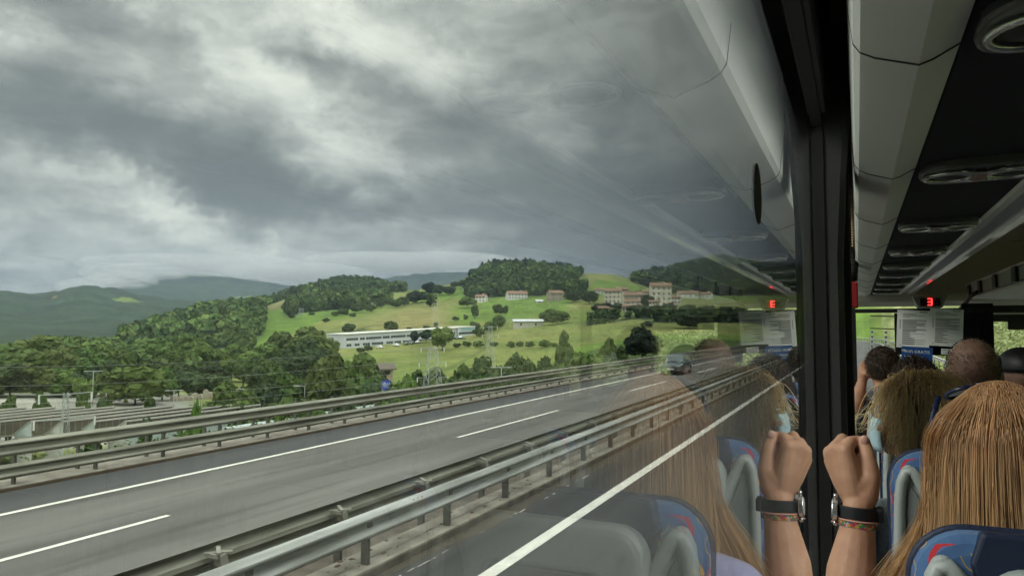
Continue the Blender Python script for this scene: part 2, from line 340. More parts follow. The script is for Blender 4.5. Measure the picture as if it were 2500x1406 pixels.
def ground_h0(x, y):
    x = np.asarray(x, float); y = np.asarray(y, float); z = far_h(x, y)
    X = -x
    valley = np.where(y < 105, -14.0, -14.0 + (y-105)*0.06)
    k = sstep(100, 170, np.hypot(x, y))
    z = valley*(1-k) + z*k
    # embankment on the valley side of the road
    road_l = OPP-.35
    e = sstep(18.2, 18.2 + 12 + 14*sstep(0, 60, y), X)
    nearroad = np.exp(-np.clip(X-18, 0, None)/70.0)
    far_ok = sstep(500, 900, y)
    lev = road_l*(1-e) + z*e
    z = np.where(X > 18.2, lev*(1-far_ok) + z*far_ok, z)
    # under the road
    z = np.where((X <= 18.2) & (x <= 7.0) & (y < 420), np.where(X > 5.9, road_l, -.35), z)
    # cut bank on the right of the coach
    bank = -.35 + np.clip((x-7.0)*.72, 0, 26) + fbm(x/6, y/6, 4, 21)*np.clip((x-7)*.25, 0, 2.2)
    z = np.where(x > 7.0, np.where(x < 220, bank*(1-sstep(90, 220, x)) + z*sstep(90, 220, x), z), z)
    # hillside that closes the view ahead, where the motorway bends left
    zz = -.35 + np.clip(y-230 + (x-0)*1.0, 0, 60)*.55
    z = np.where((x > -18.2) & (y > 200), np.maximum(z, zz), z)
    return z
# masks in bearing/distance
def bearing_u(x, y):                                   # survey column of a place
    th = np.arctan2(-x, y) - _yaw; return 1250 - FPX*np.tan(np.clip(th, -1.4, 1.4))
def forest_mask(x, y):
    r = np.hypot(x, y); u = bearing_u(x, y); X = -x
    n = fbm(x/70, y/70, 4, 33); n2 = fbm(x/180, y/180, 3, 37)
    f = np.zeros_like(r)
    def reg(u0, u1, r0, r1, w=30, thr=0.0, k=1.0):
        m = sstep(u0-w, u0+w, u)*(1-sstep(u1-w, u1+w, u))*sstep(r0*.95, r0*1.05, r)*(1-sstep(r1*.95, r1*1.05, r)); return m*k
    f = np.maximum(f, reg(330, 640, 520, 980, 14))                 # wooded hill on the left
    f = np.maximum(f, reg(600, 960, 590, 820, 25)*(n2 > .02)*(n > -.08))
    f = np.maximum(f, reg(620, 990, 850, 1300, 20)*(n > -.06))
    f = np.maximum(f, reg(700, 900, 640, 800, 20)*(n > .0))
    f = np.maximum(f, reg(1196, 1352, 845, 1300, 12)*(n > -.16) + reg(1170, 1400, 860, 1300, 24)*(n > .06))   # pine top of the big hill
    f = np.maximum(f, reg(1140, 1290, 680, 850, 22)*(n > -.02))
    f = np.maximum(f, reg(1290, 1425, 640, 850, 20)*(n > -.03))
    f = np.maximum(f, reg(1545, 2200, 700, 1500, 25)*(n > -.06))
    f = np.maximum(f, reg(1430, 1950, 300, 480, 14)*(n > .09))
    f = np.maximum(f, reg(880, 1060, 600, 690, 20)*(n > -.05))
    f = np.maximum(f, reg(560, 900, 400, 470, 20)*(n > .03))
    f = np.maximum(f, reg(-1200, 345, 520, 1400, 20))
    f = np.maximum(f, reg(1040, 1200, 520, 600, 20)*(n > .06))
    f = np.maximum(f, reg(-900, 620, 330, 520, 20)*(n > -.15))
    f = np.maximum(f, reg(150, 650, 240, 330, 20)*(n > -.05))
    f = np.maximum(f, reg(-900, 700, 1250, 4000, 30)*(n2 > -.16)*.97)
    f = np.maximum(f, sstep(1350, 1500, r)*.97*(n2 > -.22)*(n > -.3))
    return f
def make_terrain():
    ths = np.concatenate([np.linspace(-math.pi, -1.2, 40, endpoint=False), np.linspace(-1.2, -.05, 90, endpoint=False), np.linspace(-.05, 1.15, 560, endpoint=False), np.linspace(1.15, math.pi, 50, endpoint=False)])
    rs = np.concatenate([np.linspace(1.0, 60, 90, endpoint=False), np.geomspace(60, 5500, 330)])
    TT, RR = np.meshgrid(ths, rs, indexing='ij')
    x = -np.sin(TT)*RR; y = np.cos(TT)*RR; z = ground_h(x, y)
    na, nr = x.shape
    V = np.stack([x, y, z], -1).reshape(-1, 3)
    V = np.vstack([V, [[0, 0, -.35]]])
    i, j = np.meshgrid(np.arange(na), np.arange(nr-1), indexing='ij'); i2 = (i+1) % na
    F = np.stack([i*nr+j, i2*nr+j, i2*nr+j+1, i*nr+j+1], -1).reshape(-1, 4)[:, ::-1]
    c = len(V)-1
    Fc = np.array([[c, c, 0, 0]])
    o = npmesh('ground', V, F, terrain_mat()); me = o.data
    me.polygons.foreach_set('use_smooth', np.ones(len(me.polygons), dtype=bool))
    # what grows on it
    xv, yv = V[:, 0], V[:, 1]; r = np.hypot(xv, yv); u = bearing_u(xv, yv)
    cellx, celly = np.floor((xv+yv*.35)/95 + fbm(xv/200, yv/200, 2, 5)*1.2), np.floor((yv-xv*.3)/70 + fbm(xv/200, yv/200, 2, 8)*1.2)
    h = vnoise(cellx*1.0, celly*1.0, 77)
    g1 = np.array([.105, .165, .028]); g2 = np.array([.155, .165, .050]); g3 = np.array([.07, .12, .025]); br = np.array([.17, .15, .07])
    k = sstep(.25, .6, h)[:, None]; col = g1*(1-k)+g2*k
    k = (sstep(.85, .95, h)*sstep(350, 450, r))[:, None]; col = col*(1-k)+br*.95*k
    k = sstep(-.02, .12, fbm(xv/25, yv/25, 4, 14))[:, None]*.35; col = col*(1-k)+g3*k
    st = (.5+.5*np.sin((xv*.8+yv*.6)/4.2+fbm(xv/60, yv/60, 2, 71)*6))[:, None]; mk_ = (vnoise(cellx, celly, 99) > .45)[:, None]*1.0; col = col*(1-.13*st*mk_)
    ed = np.minimum(np.abs(((xv+yv*.35)/95+fbm(xv/200, yv/200, 2, 5)*1.2)%1-.5), np.abs(((yv-xv*.3)/70+fbm(xv/200, yv/200, 2, 8)*1.2)%1-.5)); k = (sstep(.47, .495, .5-np.minimum(.5, ed*1.0+0*.5))*(r > 180)*(r < 1000))[:, None]*.55; col = col*(1-k)+np.array([.05, .075, .022])*k
    # hay coloured slope behind the white works
    k = (sstep(1000-180, 1000, u)*(1-sstep(1060, 1140, u))*sstep(400, 440, r)*(1-sstep(590, 640, r)))[:, None]*.8; col = col*(1-k)+np.array([.20, .175, .07])*k
    # scrub on the embankment and the valley edge
    X = -xv
    k = (((X > 17) & (X < 75) & (r < 240))*.85)[:, None]; col = col*(1-k)+np.array([.045, .075, .02])*k
    f = forest_mask(xv, yv)[:, None]; fv = .7+1.6*np.clip(fbm(xv/55, yv/55, 4, 91)+.25, 0, 1)[:, None]; col = col*(1-f)+np.array([.020, .034, .018])*fv*f
    k = (xv > 6.5)[:, None]*(xv < 200)[:, None]*1.0; bk = sstep(-.1, .1, fbm(xv/1.1, yv/1.1, 4, 41))[:, None]
    col = col*(1-k) + k*(np.array([.13, .155, .05])*(1-bk)+np.array([.22, .23, .10])*bk)
    # gravel yards
    gy = (sstep(-200, -150, u)*(1-sstep(430, 520, u + (r-170)*1.2))*sstep(118, 124, r)*(1-sstep(196, 204, r)))[:, None]
    gn = fbm(xv/9, yv/30, 3, 51)[:, None]
    col = col*(1-gy)+gy*(np.array([.27, .26, .225])+gn*.2)
    k = gy*(sstep(60, 20, np.abs(u-60))*sstep(128, 120, r))[:, None]*.0; col = np.clip(col, .005, .8)
    a = me.color_attributes.new('cover', 'FLOAT_COLOR', 'POINT'); a.data.foreach_set('color', np.hstack([col, np.ones((len(col), 1))]).astype(np.float32).ravel())
    tag(o, 'rolling green valley floor, fields and hills', None, None, 'structure'); return o
def terrain_mat():
    m = mat('land', (1.25, 1.25, 1.25), .95, col2=(.72, .76, .78), scale=.09, detail=9, attr='cover', bump=1.0, bscale=.25, contrast=1.0, spec=.15)
    for n in m.node_tree.nodes:
        if n.type == 'BUMP': n.inputs['Distance'].default_value = 1.2
    return m
make_terrain()
# ================================================================== ROADS
def road_mat(name, c1, c2):
    return mat(name, c1, .82, col2=c2, scale=.9, detail=8, bump=.35, bscale=60, stretch=(1.0, .12, 1), contrast=1.0, spec=.35)
def worn(m, k):                                         # wheel tracks, seams, stains that belong to the surface
    n = m.node_tree.nodes; l = m.node_tree.links; b = n['Principled BSDF']; src = b.inputs['Base Color'].links[0].from_socket; tcn = n.new('ShaderNodeTexCoord'); cur = src
    for sc, st, lo, hi, amt in ((.55, (1, .02, 1), .40, .62, .78), (.22, (1, .3, 1), .42, .60, .84), (3.0, (1, .05, 1), .55, .62, .86), (.5, (1, .5, 1), .66, .69, .70)):
        mp = n.new('ShaderNodeMapping'); mp.inputs['Scale'].default_value = st; mp.inputs['Location'].default_value = (k+sc, 3*sc, 0); l.new(tcn.outputs['Object'], mp.inputs[0]); q = n.new('ShaderNodeTexNoise'); q.inputs['Scale'].default_value = sc; q.inputs['Detail'].default_value = 7; l.new(mp.outputs[0], q.inputs['Vector'])
        r_ = n.new('ShaderNodeMapRange'); r_.inputs[1].default_value = lo; r_.inputs[2].default_value = hi; r_.inputs[3].default_value = 1.06; r_.inputs[4].default_value = amt; l.new(q.outputs[0], r_.inputs[0]); v = n.new('ShaderNodeVectorMath'); v.operation = 'SCALE'; l.new(cur, v.inputs[0]); l.new(r_.outputs[0], v.inputs[3]); cur = v.outputs[0]
    l.new(cur, b.inputs['Base Color']); return m
ASPH = worn(road_mat('asphalt', (.088, .085, .078), (.125, .121, .110)), 0); ASPH2 = worn(road_mat('asphalt_dark', (.040, .040, .040), (.060, .059, .057)), 5)
PAINT = mat('road_paint', (.66, .66, .60), .65, col2=(.46, .45, .41), scale=9, detail=10, contrast=.75, stretch=(1, .25, 1))
CONC = mat('concrete', (.25, .228, .19), .9, col2=(.14, .125, .10), scale=2.2, detail=9, bump=.5, bscale=25, contrast=1.3)
CONCD = mat('concrete_dirty', (.13, .11, .085), .95, col2=(.055, .045, .035), scale=3.5, detail=9, bump=.6, bscale=20, contrast=1.2)
GALV = mat('galvanised_steel', (.45, .455, .44), .5, metal=.3, col2=(.19, .195, .18), scale=3.2, detail=12, stretch=(1, .16, 3), contrast=1.1, bump=.25)
GALVW = mat('galvanised_weathered', (.31, .305, .255), .6, metal=.25, col2=(.12, .115, .088), scale=2.6, detail=12, stretch=(1, .16, 3), contrast=1.15, bump=.3)
POST = mat('post_steel', (.16, .16, .14), .6, metal=.4, col2=(.08, .075, .06), scale=6)
Y1 = 260.0
def bendx(y):                                           # the motorway bends left far ahead
    return -max(0.0, y-170)**2*0.0016
def strip(x0, x1, z, y0=-60, y1=420, step=6, zf=None):
    m = MB(); ys = list(np.arange(y0, y1+.01, step)); v = []; f = []
    for y in ys: v += [(x0+bendx(y), y, z), (x1+bendx(y), y, z)]
    for i in range(len(ys)-1): f.append((2*i, 2*i+1, 2*i+3, 2*i+2))
    return m.add(v, f)
tag(strip(-5.42, 5.6, 0.0).build('road', ASPH2), 'dark asphalt carriageway under the coach', None, None, 'structure')
tag(strip(-17.25, -6.9, OPP).build('road', ASPH), 'grey asphalt of the opposite carriageway', None, None, 'structure')
tag(strip(-17.20, -15.42, OPP+.004).build('road', road_mat('asphalt_shoulder', (.05, .05, .053), (.07, .07, .07))), 'darker asphalt hard shoulder beside the outer barrier', None, None, 'structure')
def solid(x, z, w, name): return tag(strip(x-w/2, x+w/2, z+.008).build(name, PAINT), None, None, None, 'structure')
solid(-4.17, 0, .20, 'road_marking'); solid(-15.2, OPP, .17, 'road_marking'); solid(4.6, 0, .15, 'road_marking')
mk = MB()
y = 1.2
while y < 260:
    mk.add([(-12.28+bendx(y), y, OPP+.009), (-12.14+bendx(y), y, OPP+.009), (-12.14+bendx(y+9), y+9.2, OPP+.009), (-12.28+bendx(y+9), y+9.2, OPP+.009)], [(0, 1, 2, 3)]); y += 20.7
y = -11
while y < 200:
    mk.add([(-.72+bendx(y), y, .009), (-.58+bendx(y), y, .009), (-.58+bendx(y+5), y+5, .009), (-.72+bendx(y+5), y+5, .009)], [(0, 1, 2, 3)]); y += 17
tag(mk.build('road_marking', PAINT), None, None, None, 'structure')
# pale crumbs of old paint along the kerb
cr_ = MB(); y = 2.0
while y < 30:
    l = random.choice([.06, .1, .2, .4])*random.uniform(.6, 1.3); w = random.uniform(.004, .02); x = -5.12+random.uniform(-.02, .02)
    cr_.add([(x, y, .009), (x+w, y+random.uniform(0, .05), .009), (x+w*.7, y+l, .009), (x-w*.3, y+l*.8, .009)], [(0, 1, 2, 3)]); y += l+random.choice([.03, .3, .9, 1.8])*random.random()
tag(cr_.build('road_marking', PAINT), None, None, None, 'structure')
dm = MB(); ys = np.arange(-6, 120, .35); v = []; f = []
for y in ys: e = -5.17 + .07*math.sin(y*1.3) + random.uniform(-.05, .05); v += [(-5.42, y, .0045), (e, y, .0045)]
for i in range(len(ys)-1): f.append((2*i, 2*i+1, 2*i+3, 2*i+2))
dm.add(v, f); tag(dm.build('gutter_dirt', mat('dirt', (.045, .036, .026), .95, col2=(.075, .065, .05), scale=7, detail=9)), 'dark dirt washed along the foot of the median kerb', None, None, 'structure')
# median: kerb, concrete strip, dark joint, dirt
med = MB(); med.box(-5.95, -5.42, -60, 260, -.3, .12)
tag(med.build('median_kerb', CONC, bevel=.012), 'raised concrete kerb under the median barrier', None, None, 'structure')
tag(MB().box(-5.419, -5.405, -60, 260, -.1, .095).build('kerb_face', CONCD), None, None, None, 'structure')
tag(MB().box(-6.9, -5.953, -60, 260, -.62, -.02).build('median_strip', CONCD), 'dirty lower median strip between the two barriers', None, None, 'structure')
j = MB(); y = -4
while y < 60:                                            # cracked joints and debris on the kerb
    x = -5.66+random.uniform(-.03, .03); l = random.uniform(.3, 1.6)
    j.add([(x, y, .1225), (x+.018, y, .1225), (x+.022+random.uniform(-.015, .015), y+l, .1225), (x+random.uniform(-.015, .0), y+l, .1225)], [(0, 1, 2, 3)]); y += l+random.uniform(0, .25)
tag(j.build('kerb_joint', CONCD), None, None, None, 'structure')
bl = MB()
for k in range(420):
    y = random.uniform(1, 60); x = random.uniform(-5.92, -5.5); s_ = random.uniform(.008, .035)
    bl.sphere((x, y, .12), (s_, s_*random.uniform(.8, 2), s_*.5), 6, 4)
tag(bl.build('dead_leaves', mat('dead_leaf', (.07, .05, .03), .9)), 'dead leaves and grit scattered on the median kerb', None, None, 'stuff')
# outer verge of the other carriageway
tag(MB().box(-18.3, -17.25, -60, 300, OPP-.5, OPP+.10).build('verge_kerb', CONC, bevel=.012), 'pale concrete kerb strip under the outer barrier', None, None, 'structure')
tag(MB().box(-17.248, -17.235, -60, 300, OPP-.1, OPP+.07).build('verge_kerb_face', mat('kerb_dirt', (.09, .06, .035), .95, col2=(.04, .03, .02), scale=2)), None, None, None, 'structure')
# ================================================================== GUARDRAILS
WB = [(0, .0), (.028, .012), (.083, .055), (.083, .075), (.028, .118), (.0, .130), (.0, .180), (.028, .192), (.083, .235), (.083, .255), (.028, .298), (0, .310)]
def wbeam(mb, x, zb, side, y0, y1, h=.31, step=4.0):      # side +1: ridges towards +x
    pts = [(x + side*px, zb + pz*h/.31) for px, pz in WB]; back = [(x + side*(px-.006), zb + pz*h/.31) for px, pz in WB][::-1]
    poly = pts + back
    ys = list(np.arange(y0, y1+.01, step)); n = len(poly); v = []; f = []
    for y in ys: v += [(p[0]+bendx(y), y, p[1]) for p in poly]
    for i in range(len(ys)-1):
        for k in range(n): q = (k+1) % n; f.append((i*n+k, i*n+q, (i+1)*n+q, (i+1)*n+k))
    mb.add(v, f)
    return mb
def post_mb(x, y, z0, z1, w=.10, d=.055):                 # C-shaped post
    x += bendx(y); m = MB(); m.box(x-w/2, x+w/2, y-d/2, y-d/2+.006, z0, z1); m.box(x-w/2, x-w/2+.006, y-d/2+.006, y+d/2, z0, z1); m.box(x+w/2-.006, x+w/2, y-d/2+.006, y+d/2, z0, z1); return m
def guardrail(name, label, x, side, zg, beams, ys, posts_x, matb, y0=-8, y1=300, post_top=.72, splice=True):
    t = empty(name, (0, 0, 0)); tag(t, label, 'guardrail', 'motorway guardrails')
    for zb, h in beams: wbeam(MB(), x, zg+zb, side, y0, y1, h).build('beam', matb, t, smooth=True, angle=40)
    rest = MB(); n = 0
    for zb, h in beams:
        for y in np.arange(math.ceil(y0/4)*4+.65, 62, 4.0): wbeam(MB(), x+side*.0035, zg+zb-.002, side, y-.16, y+.16, h+.004, .32).build('splice', matb, t); bm_ = MB(); [bm_.sphere((x+bendx(y)+side*.062, y+dy, zg+zb+dz*h/.31), .014, 6, 4) for dy in (-.1, 0, .1) for dz in (.040, .27)]; tag(bm_.build('bolt_row', POST, t), kind='stuff')
    for y in ys:
        for k, px in enumerate(posts_x):
            if y < 100: post_mb(px, y + (.0 if k == 0 else -.15), zg-.05, zg+post_top).build('post', POST, t)
            else: m = post_mb(px, y, zg-.05, zg+post_top); rest.add(m.v, m.f)
    if rest.v: tag(rest.build('post', POST, t), kind='stuff')
    return t
g = guardrail('guardrail', 'bright steel median barrier nearest the coach', -5.50, 1, 0.0, [(.44, .33)], np.arange(-6.35, 260, 2.0), [-5.56], GALV)
for y in np.arange(-6.35, 60, 2.0):                        # spacer blocks behind the beam
    MB().box(-5.52, -5.49, y-.05, y+.05, .5, .72).build('bolt_plate', POST, g)
g = guardrail('guardrail', 'grimy median barrier seen from its back, facing the other carriageway', -6.20, -1, -.02, [(.46, .33)], np.arange(-6.2, 260, 2.0), [-6.10], GALVW, post_top=.62)
def clamp(y):
    m = MB(); m.box(-6.16, -5.98, y-.09, y-.06, .66, .70); m.box(-6.16, -5.98, y+.05, y+.08, .66, .70)
    Tm = Matrix.Translation((-6.07, y, .69)) @ Matrix.Rotation(R(42), 4, 'Z'); m.box(-.14, .14, -.022, .022, -.012, .012, Tm)
    Tm = Matrix.Translation((-6.07, y, .715)) @ Matrix.Rotation(R(-42), 4, 'Z'); m.box(-.14, .14, -.022, .022, -.012, .012, Tm)
    Tm = Matrix.Translation((-6.04, y+.02, .58)) @ Matrix.Rotation(R(18), 4, 'X'); m.box(-.05, .05, -.05, .05, -.10, .10, Tm)
    return m
for y in np.arange(-6.2, 70, 2.0): clamp(y).build('bracket', GALVW, g)
guardrail('guardrail', 'tall double-beam barrier on the far edge above the valley', -17.36, 1, OPP+.10, [(.16, .33), (.66, .36)], np.arange(-7.35, 290, 2.0), [-17.48, -17.95], GALVW, post_top=1.02)
guardrail('guardrail', 'steel barrier at the foot of the green bank on the right of the coach', 5.95, -1, 0, [(.44, .33)], np.arange(-6, 240, 4.0), [6.02], GALV)
# ================================================================== THE COACH (we sit inside it)
XG = -0.079                                              # inner face of the side glass
YF = 10.0                                                 # windscreen
GLASS = glass_mat('tinted_glass', (.84, .855, .84), 1.18); CLEAR = glass_mat('clear_glass', (.97, .98, .97), .8)
RACKM = mat('rack_plastic', (.84, .84, .80), .42, col2=(.79, .79, .755), scale=3, bump=.08, bscale=300)
RACKD = mat('rack_plastic_warm', (.50, .46, .43), .55, col2=(.45, .41, .39), scale=3, bump=.08, bscale=300)
FABRIC = mat('black_fabric', (.004, .005, .009), .95, col2=(.006, .008, .016), scale=120, sheen=.0)
BLACK = mat('black_plastic', (.012, .012, .013), .5); RUBBER = mat('rubber', (.008, .008, .008), .75)
PILLAR = mat('pillar_cover', (.05, .05, .048), .9, col2=(.036, .036, .036), scale=260, bump=.3, bscale=500, sheen=.2)
CHROME = mat('satin_metal', (.62, .62, .62), .25, metal=.9); GREYP = mat('grey_plastic', (.33, .355, .345), .5, col2=(.29, .31, .30), scale=6)
CREAM = mat('ceiling_panel', (.55, .50, .46), .8, col2=(.50, .45, .41), scale=4, bump=.1, bscale=200)
CARPET = mat('carpet', (.02, .022, .03), .95)
coach = empty('coach', (1.15, 3.5, 0)); tag(coach, 'interior of the touring coach, grey and black, with large tinted side windows', 'coach')
coach.location = (0, 0, 0)
Z = CZ
def cb(name, m, x0, x1, y0, y1, z0, z1, bevel=0, par=None): return MB().box(x0, x1, y0, y1, Z+z0, Z+z1).build(name, m, par or coach, bevel=bevel)
WY = [(-3.40, 1.945), (2.11, 4.60), (4.76, 7.60)]        # left side panes
for a, b in WY:
    p = cb('window_pane', GLASS, XG-.006, XG, a, b, -.64, .52)
for a, b in WY: cb('window_seal', RUBBER, XG, XG+.012, a, b, .50, .53)
cb('window_pane', GLASS, XG-.006, XG, 7.74, 9.93, -.55, .30)
for a, b in [(-3.40, 1.1), (1.26, 4.0), (4.16, 7.2), (7.36, 9.93)]: cb('window_pane', GLASS, 2.40, 2.406, a, b, -.64, .40)
# pillars between the panes: side face, flaring inwards at the top
def pillar(y0, y1, xg, s=1):
    xs = lambda t: xg + s*t
    m = MB(); rows = [(-.66, .014, .051), (.18, .014, .051), (.42, .014, .065), (.75, .014, .100)]; v = []; f = []
    for (z, a, b) in rows:
        v += [(xs(a), y0, Z+z), (xs(b-.012), y0, Z+z), (xs(b), y0+.012, Z+z), (xs(b), y1, Z+z), (xs(a), y1, Z+z)]
    n = 5
    for i in range(len(rows)-1):
        for k in range(n): q = (k+1) % n; f.append((i*n+k, i*n+q, (i+1)*n+q, (i+1)*n+k))
    f += [tuple(range(n)), tuple(range(n*3, n*4))]
    m.add(v, f); m.build('pillar', PILLAR, coach)
    cb('pillar_seal', RUBBER, *sorted((xg-s*.02, xs(.0135))), y0-.004, y1, -.64, .75)
for a, b in ((1.945, 2.11), (4.60, 4.76), (7.60, 7.74)): pillar(a, b, XG)
for a, b in ((1.10, 1.26), (4.0, 4.16), (7.2, 7.36)): pillar(a, b, 2.40, -1)
# walls, floor, roof
WALLM = mat('wall_trim', (.10, .10, .105), .8)
for s, x0, x1 in ((0, -.13, XG+.02), (1, 2.38, 2.46)):
    cb('wall_panel', WALLM, x0, x1, -3.5, 10.0, -1.6, -.642); cb('wall_panel', WALLM, x0, x1, -3.5, 10.0, .532, 1.05)
cb('window_sill', GREYP, XG, XG+.035, -3.4, 7.6, -.70, -.640, .006)
cb('floor', CARPET, -.13, 2.46, -3.5, 10.0, -1.66, -1.6); cb('roof', BLACK, -.13, 2.46, -3.5, 10.05, 1.05, 1.10); cb('rear_wall', GREYP, -.13, 2.46, -3.55, -3.5, -1.6, 1.05)
cb('aisle_ceiling', CREAM, .55, 1.85, -3.4, 8.6, .86, .90)
# vertical window seals and blind rails just past the pillar
cb('blind_rail', BLACK, XG+.020, XG+.068, 2.122, 2.16, -.64, .74, .004); cb('blind_rail', RUBBER, XG+.020, XG+.066, 2.62, 2.66, -.64, .60, .004); cb('blind_rail', BLACK, XG+.004, XG+.070, 4.55, 4.585, -.64, .5, .004)
ch = MB()                                                # beaded pull cord of the blind
for k in range(60): ch.sphere((XG+.071, 3.3, Z+.34+k*.011), .0058, 6, 4)
ch.build('blind_cord', mat('brass', (.45, .30, .18), .35, metal=.8), coach, smooth=True)
# --- luggage racks
def rack(side):
    t = empty('luggage_rack', (0, 0, 0)); mir = (lambda x: x) if side == 0 else (lambda x: 2.33-x)
    Y0, YE = -3.4, 8.58
    def strip_(name, m, pts, th=.012, bevel=0):
        poly = [(mir(x), Z+z) for x, z in pts] + [(mir(x), Z+z+th) for x, z in pts[::-1]]
        return MB().prism(poly, Y0, YE).build(name, m, t, bevel=bevel)
    strip_('edge_panel', RACKM, [(-.004, .62), (.0, .45), (.004, .385), (.012, .372), (.03, .362), (.081, .345), (.097, .350), (.128, .366)], .02)
    t.children[0].data.polygons.foreach_set('use_smooth', [True]*len(t.children[0].data.polygons)); t.children[0].data.set_sharp_from_angle(angle=R(28))
    strip_('underside', FABRIC, [(.131, .366), (.381, .372)], .01)
    strip_('aisle_trim', mat('trim_pale', (.92, .88, .86), .3, coat=.5), [(.382, .372), (.388, .364), (.408, .362), (.416, .370)], .012)
    strip_('aisle_panel', mat('trim_grey', (.38, .40, .43), .45), [(.417, .376), (.44, .382), (.479, .380)], .012)
    strip_('aisle_trim', bpy.data.materials['trim_pale'], [(.480, .372), (.488, .364), (.520, .364), (.530, .376)], .012)
    strip_('outer_face', RACKD, [(.531, .378), (.54, .44), (.545, .80), (.56, .86)], .012)
    y = 1.08 - .81*5
    while y < YE:                                          # seams between rack panels
        pts = [(-.0032, .44), (.0035, .3838), (.0115, .3712), (.03, .3605), (.081, .3434), (.0975, .3484), (.128, .3645)]
        poly = [(mir(x), Z+z) for x, z in pts] + [(mir(x), Z+z+.004) for x, z in pts[::-1]]
        MB().prism(poly, y, y+.0035).build('seam', BLACK, t); y += .81
    for y in (1.02, 1.93, 2.90, 3.82, 4.66, 5.45, 6.3, 7.1, 7.9):
        pod = MB()
        pts = []
        for k in range(28):
            a = 2*math.pi*k/28; ca, sa = math.cos(a), math.sin(a)
            pts.append((mir(.257+.120*math.copysign(abs(ca)**.55, ca)), y+.095*math.copysign(abs(sa)**.7, sa)))
        pod.prism([(p[0], p[1]) for p in pts], Z+.350, Z+.384, axis='z')
        po = pod.build('service_panel', mat('pod_grey', (.10, .10, .105), .25) if 'pod_grey' not in bpy.data.materials else bpy.data.materials['pod_grey'], t, bevel=.006)
        for dx in (-.062, .062):
            ring = []
            for k in range(25):
                a = 2*math.pi*k/24; ring.append((mir(.257+dx)+.046*math.cos(a), y+.052*math.sin(a), Z+.346))
            MB().tube(ring, .006, 6, False).build('vent_ring', CHROME, po, smooth=True)
            MB().sphere((mir(.257+dx), y, Z+.353), (.038, .042, .012), 14, 6).build('air_vent', BLACK, po, smooth=True)
        MB().box(mir(.257)-.012, mir(.257)+.012, y-.035, y+.035, Z+.338, Z+.350).build('lamp_lens', mat('lens_amber', (.30, .10, .06), .3) if 'lens_amber' not in bpy.data.materials else bpy.data.materials['lens_amber'], po, bevel=.004)
        for dy in (-.06, .062): MB().tube([(mir(.217), y+dy, Z+.347), (mir(.244), y+dy*.72, Z+.343), (mir(.270), y+dy*.72, Z+.343), (mir(.297), y+dy, Z+.347)], .0045, 6).build('rim', CHROME, po, smooth=True)
    return t
r0 = rack(0); tag(r0, 'overhead luggage rack above the window seats, black fabric underside with round air vents', 'luggage rack')
# opposite rack: white rail, clips, lower face
t = empty('luggage_rack', (0, 0, 0)); tag(t, 'open luggage rack across the aisle with white rails and dark clips', 'luggage rack')
WR = mat('rail_white', (.62, .60, .56), .4); DG = mat('clip_grey', (.06, .06, .065), .5)
MB().tube([(.985, -1.3, Z+.435), (.985, 8.5, Z+.435)], .010, 8).build('rail', WR, t, smooth=True)
MB().prism([(.99, Z+.44), (1.02, Z+.44), (1.02, Z+.33), (1.0, Z+.32)], -1.3, 8.5).build('side_panel', GREYP, t)
MB().tube([(.995, -1.3, Z+.322), (.995, 8.5, Z+.322)], .008, 8).build('rail', DG, t, smooth=True)
MB().prism([(1.004, Z+.305), (2.40, Z+.25), (2.40, Z+.265), (1.004, Z+.32)], -1.3, 8.5).build('underside', RACKM, t)
for y in (5.15, 5.95, 6.75, 7.55, 8.2): MB().box(.970, .985, y, y+.13, Z+.325, Z+.43).build('clip', DG, t, bevel=.004)
MB().tube([(.96, 7.6, Z+.33), (.93, 7.75, Z+.30), (.90, 8.0, Z+.22), (.86, 8.2, Z+.16)], .018, 8).build('grab_handle', BLACK, t, smooth=True)
# --- front: fascia, display, windscreen, blinds, dash, posts
FASC = mat('fascia', (.62, .58, .52), .6)
MB().prism([(8.60, Z+.88), (8.60, Z+.36), (8.66, Z+.29), (9.0, Z+.25), (10.0, Z+.29), (10.0, Z+.88)], -.06, 2.38, axis='x').build('front_fascia', FASC, coach, bevel=.01)
cb('windscreen', CLEAR, -.10, 2.43, YF, YF+.008, -1.05, .30)
cb('front_wall', BLACK, -.10, 2.43, YF, YF+.06, -1.6, -1.052); cb('front_header', BLACK, -.10, 2.43, YF-.001, YF+.06, .302, 1.05)
cb('dashboard', mat('dash', (.10, .10, .10), .7), -.06, 2.38, 9.2, 9.96, -1.3, -.68, .05)
cb('pillar', BLACK, -.13, -.083, 9.93, 10.06, -1.1, .3); cb('pillar', BLACK, 2.38, 2.46, 9.93, 10.06, -1.1, .3)
bx1 = PY(2461, 800, 9.86).x; bx0 = PY(2352, 800, 9.86).x; bz = PY(2440, 785, 9.86).z-Z
cb('sun_blind', BLACK, bx1, 2.36, 9.86, 9.885, .0, .34); cb('sun_blind', BLACK, bx0, bx1-.001, 9.86, 9.885, bz, .34)
cb('door_header', BLACK, 2.30, 2.375, 7.36, 9.9, .12, .40)
cb('curtain_rail', WR, .98, 1.60, 8.6, 8.615, .150, .166)
disp = empty('display', (0, 0, 0)); tag(disp, 'small red digit display in a grey housing hanging from the front ceiling', 'display')
Dx0 = PY(2228, 745, 8.35).x; Dx1 = PY(2315, 745, 8.35).x
def hz(v, y, u=2270): return PY(u, v, y).z - Z
MB().prism([(Dx0, Z+hz(722, 8.35)), (Dx1, Z+hz(722, 8.35)), (Dx1-.045, Z+hz(751, 8.35)), (Dx0+.05, Z+hz(751, 8.35))], 8.35, 8.58).build('housing', GREYP, disp, bevel=.008)
cxx = (Dx0+Dx1)/2; MB().box(cxx-.085, cxx+.085, 8.335, 8.349, Z+hz(747, 8.35), Z+hz(728, 8.35)).build('screen', mat('screen_dark', (.02, .006, .005), .2), disp)
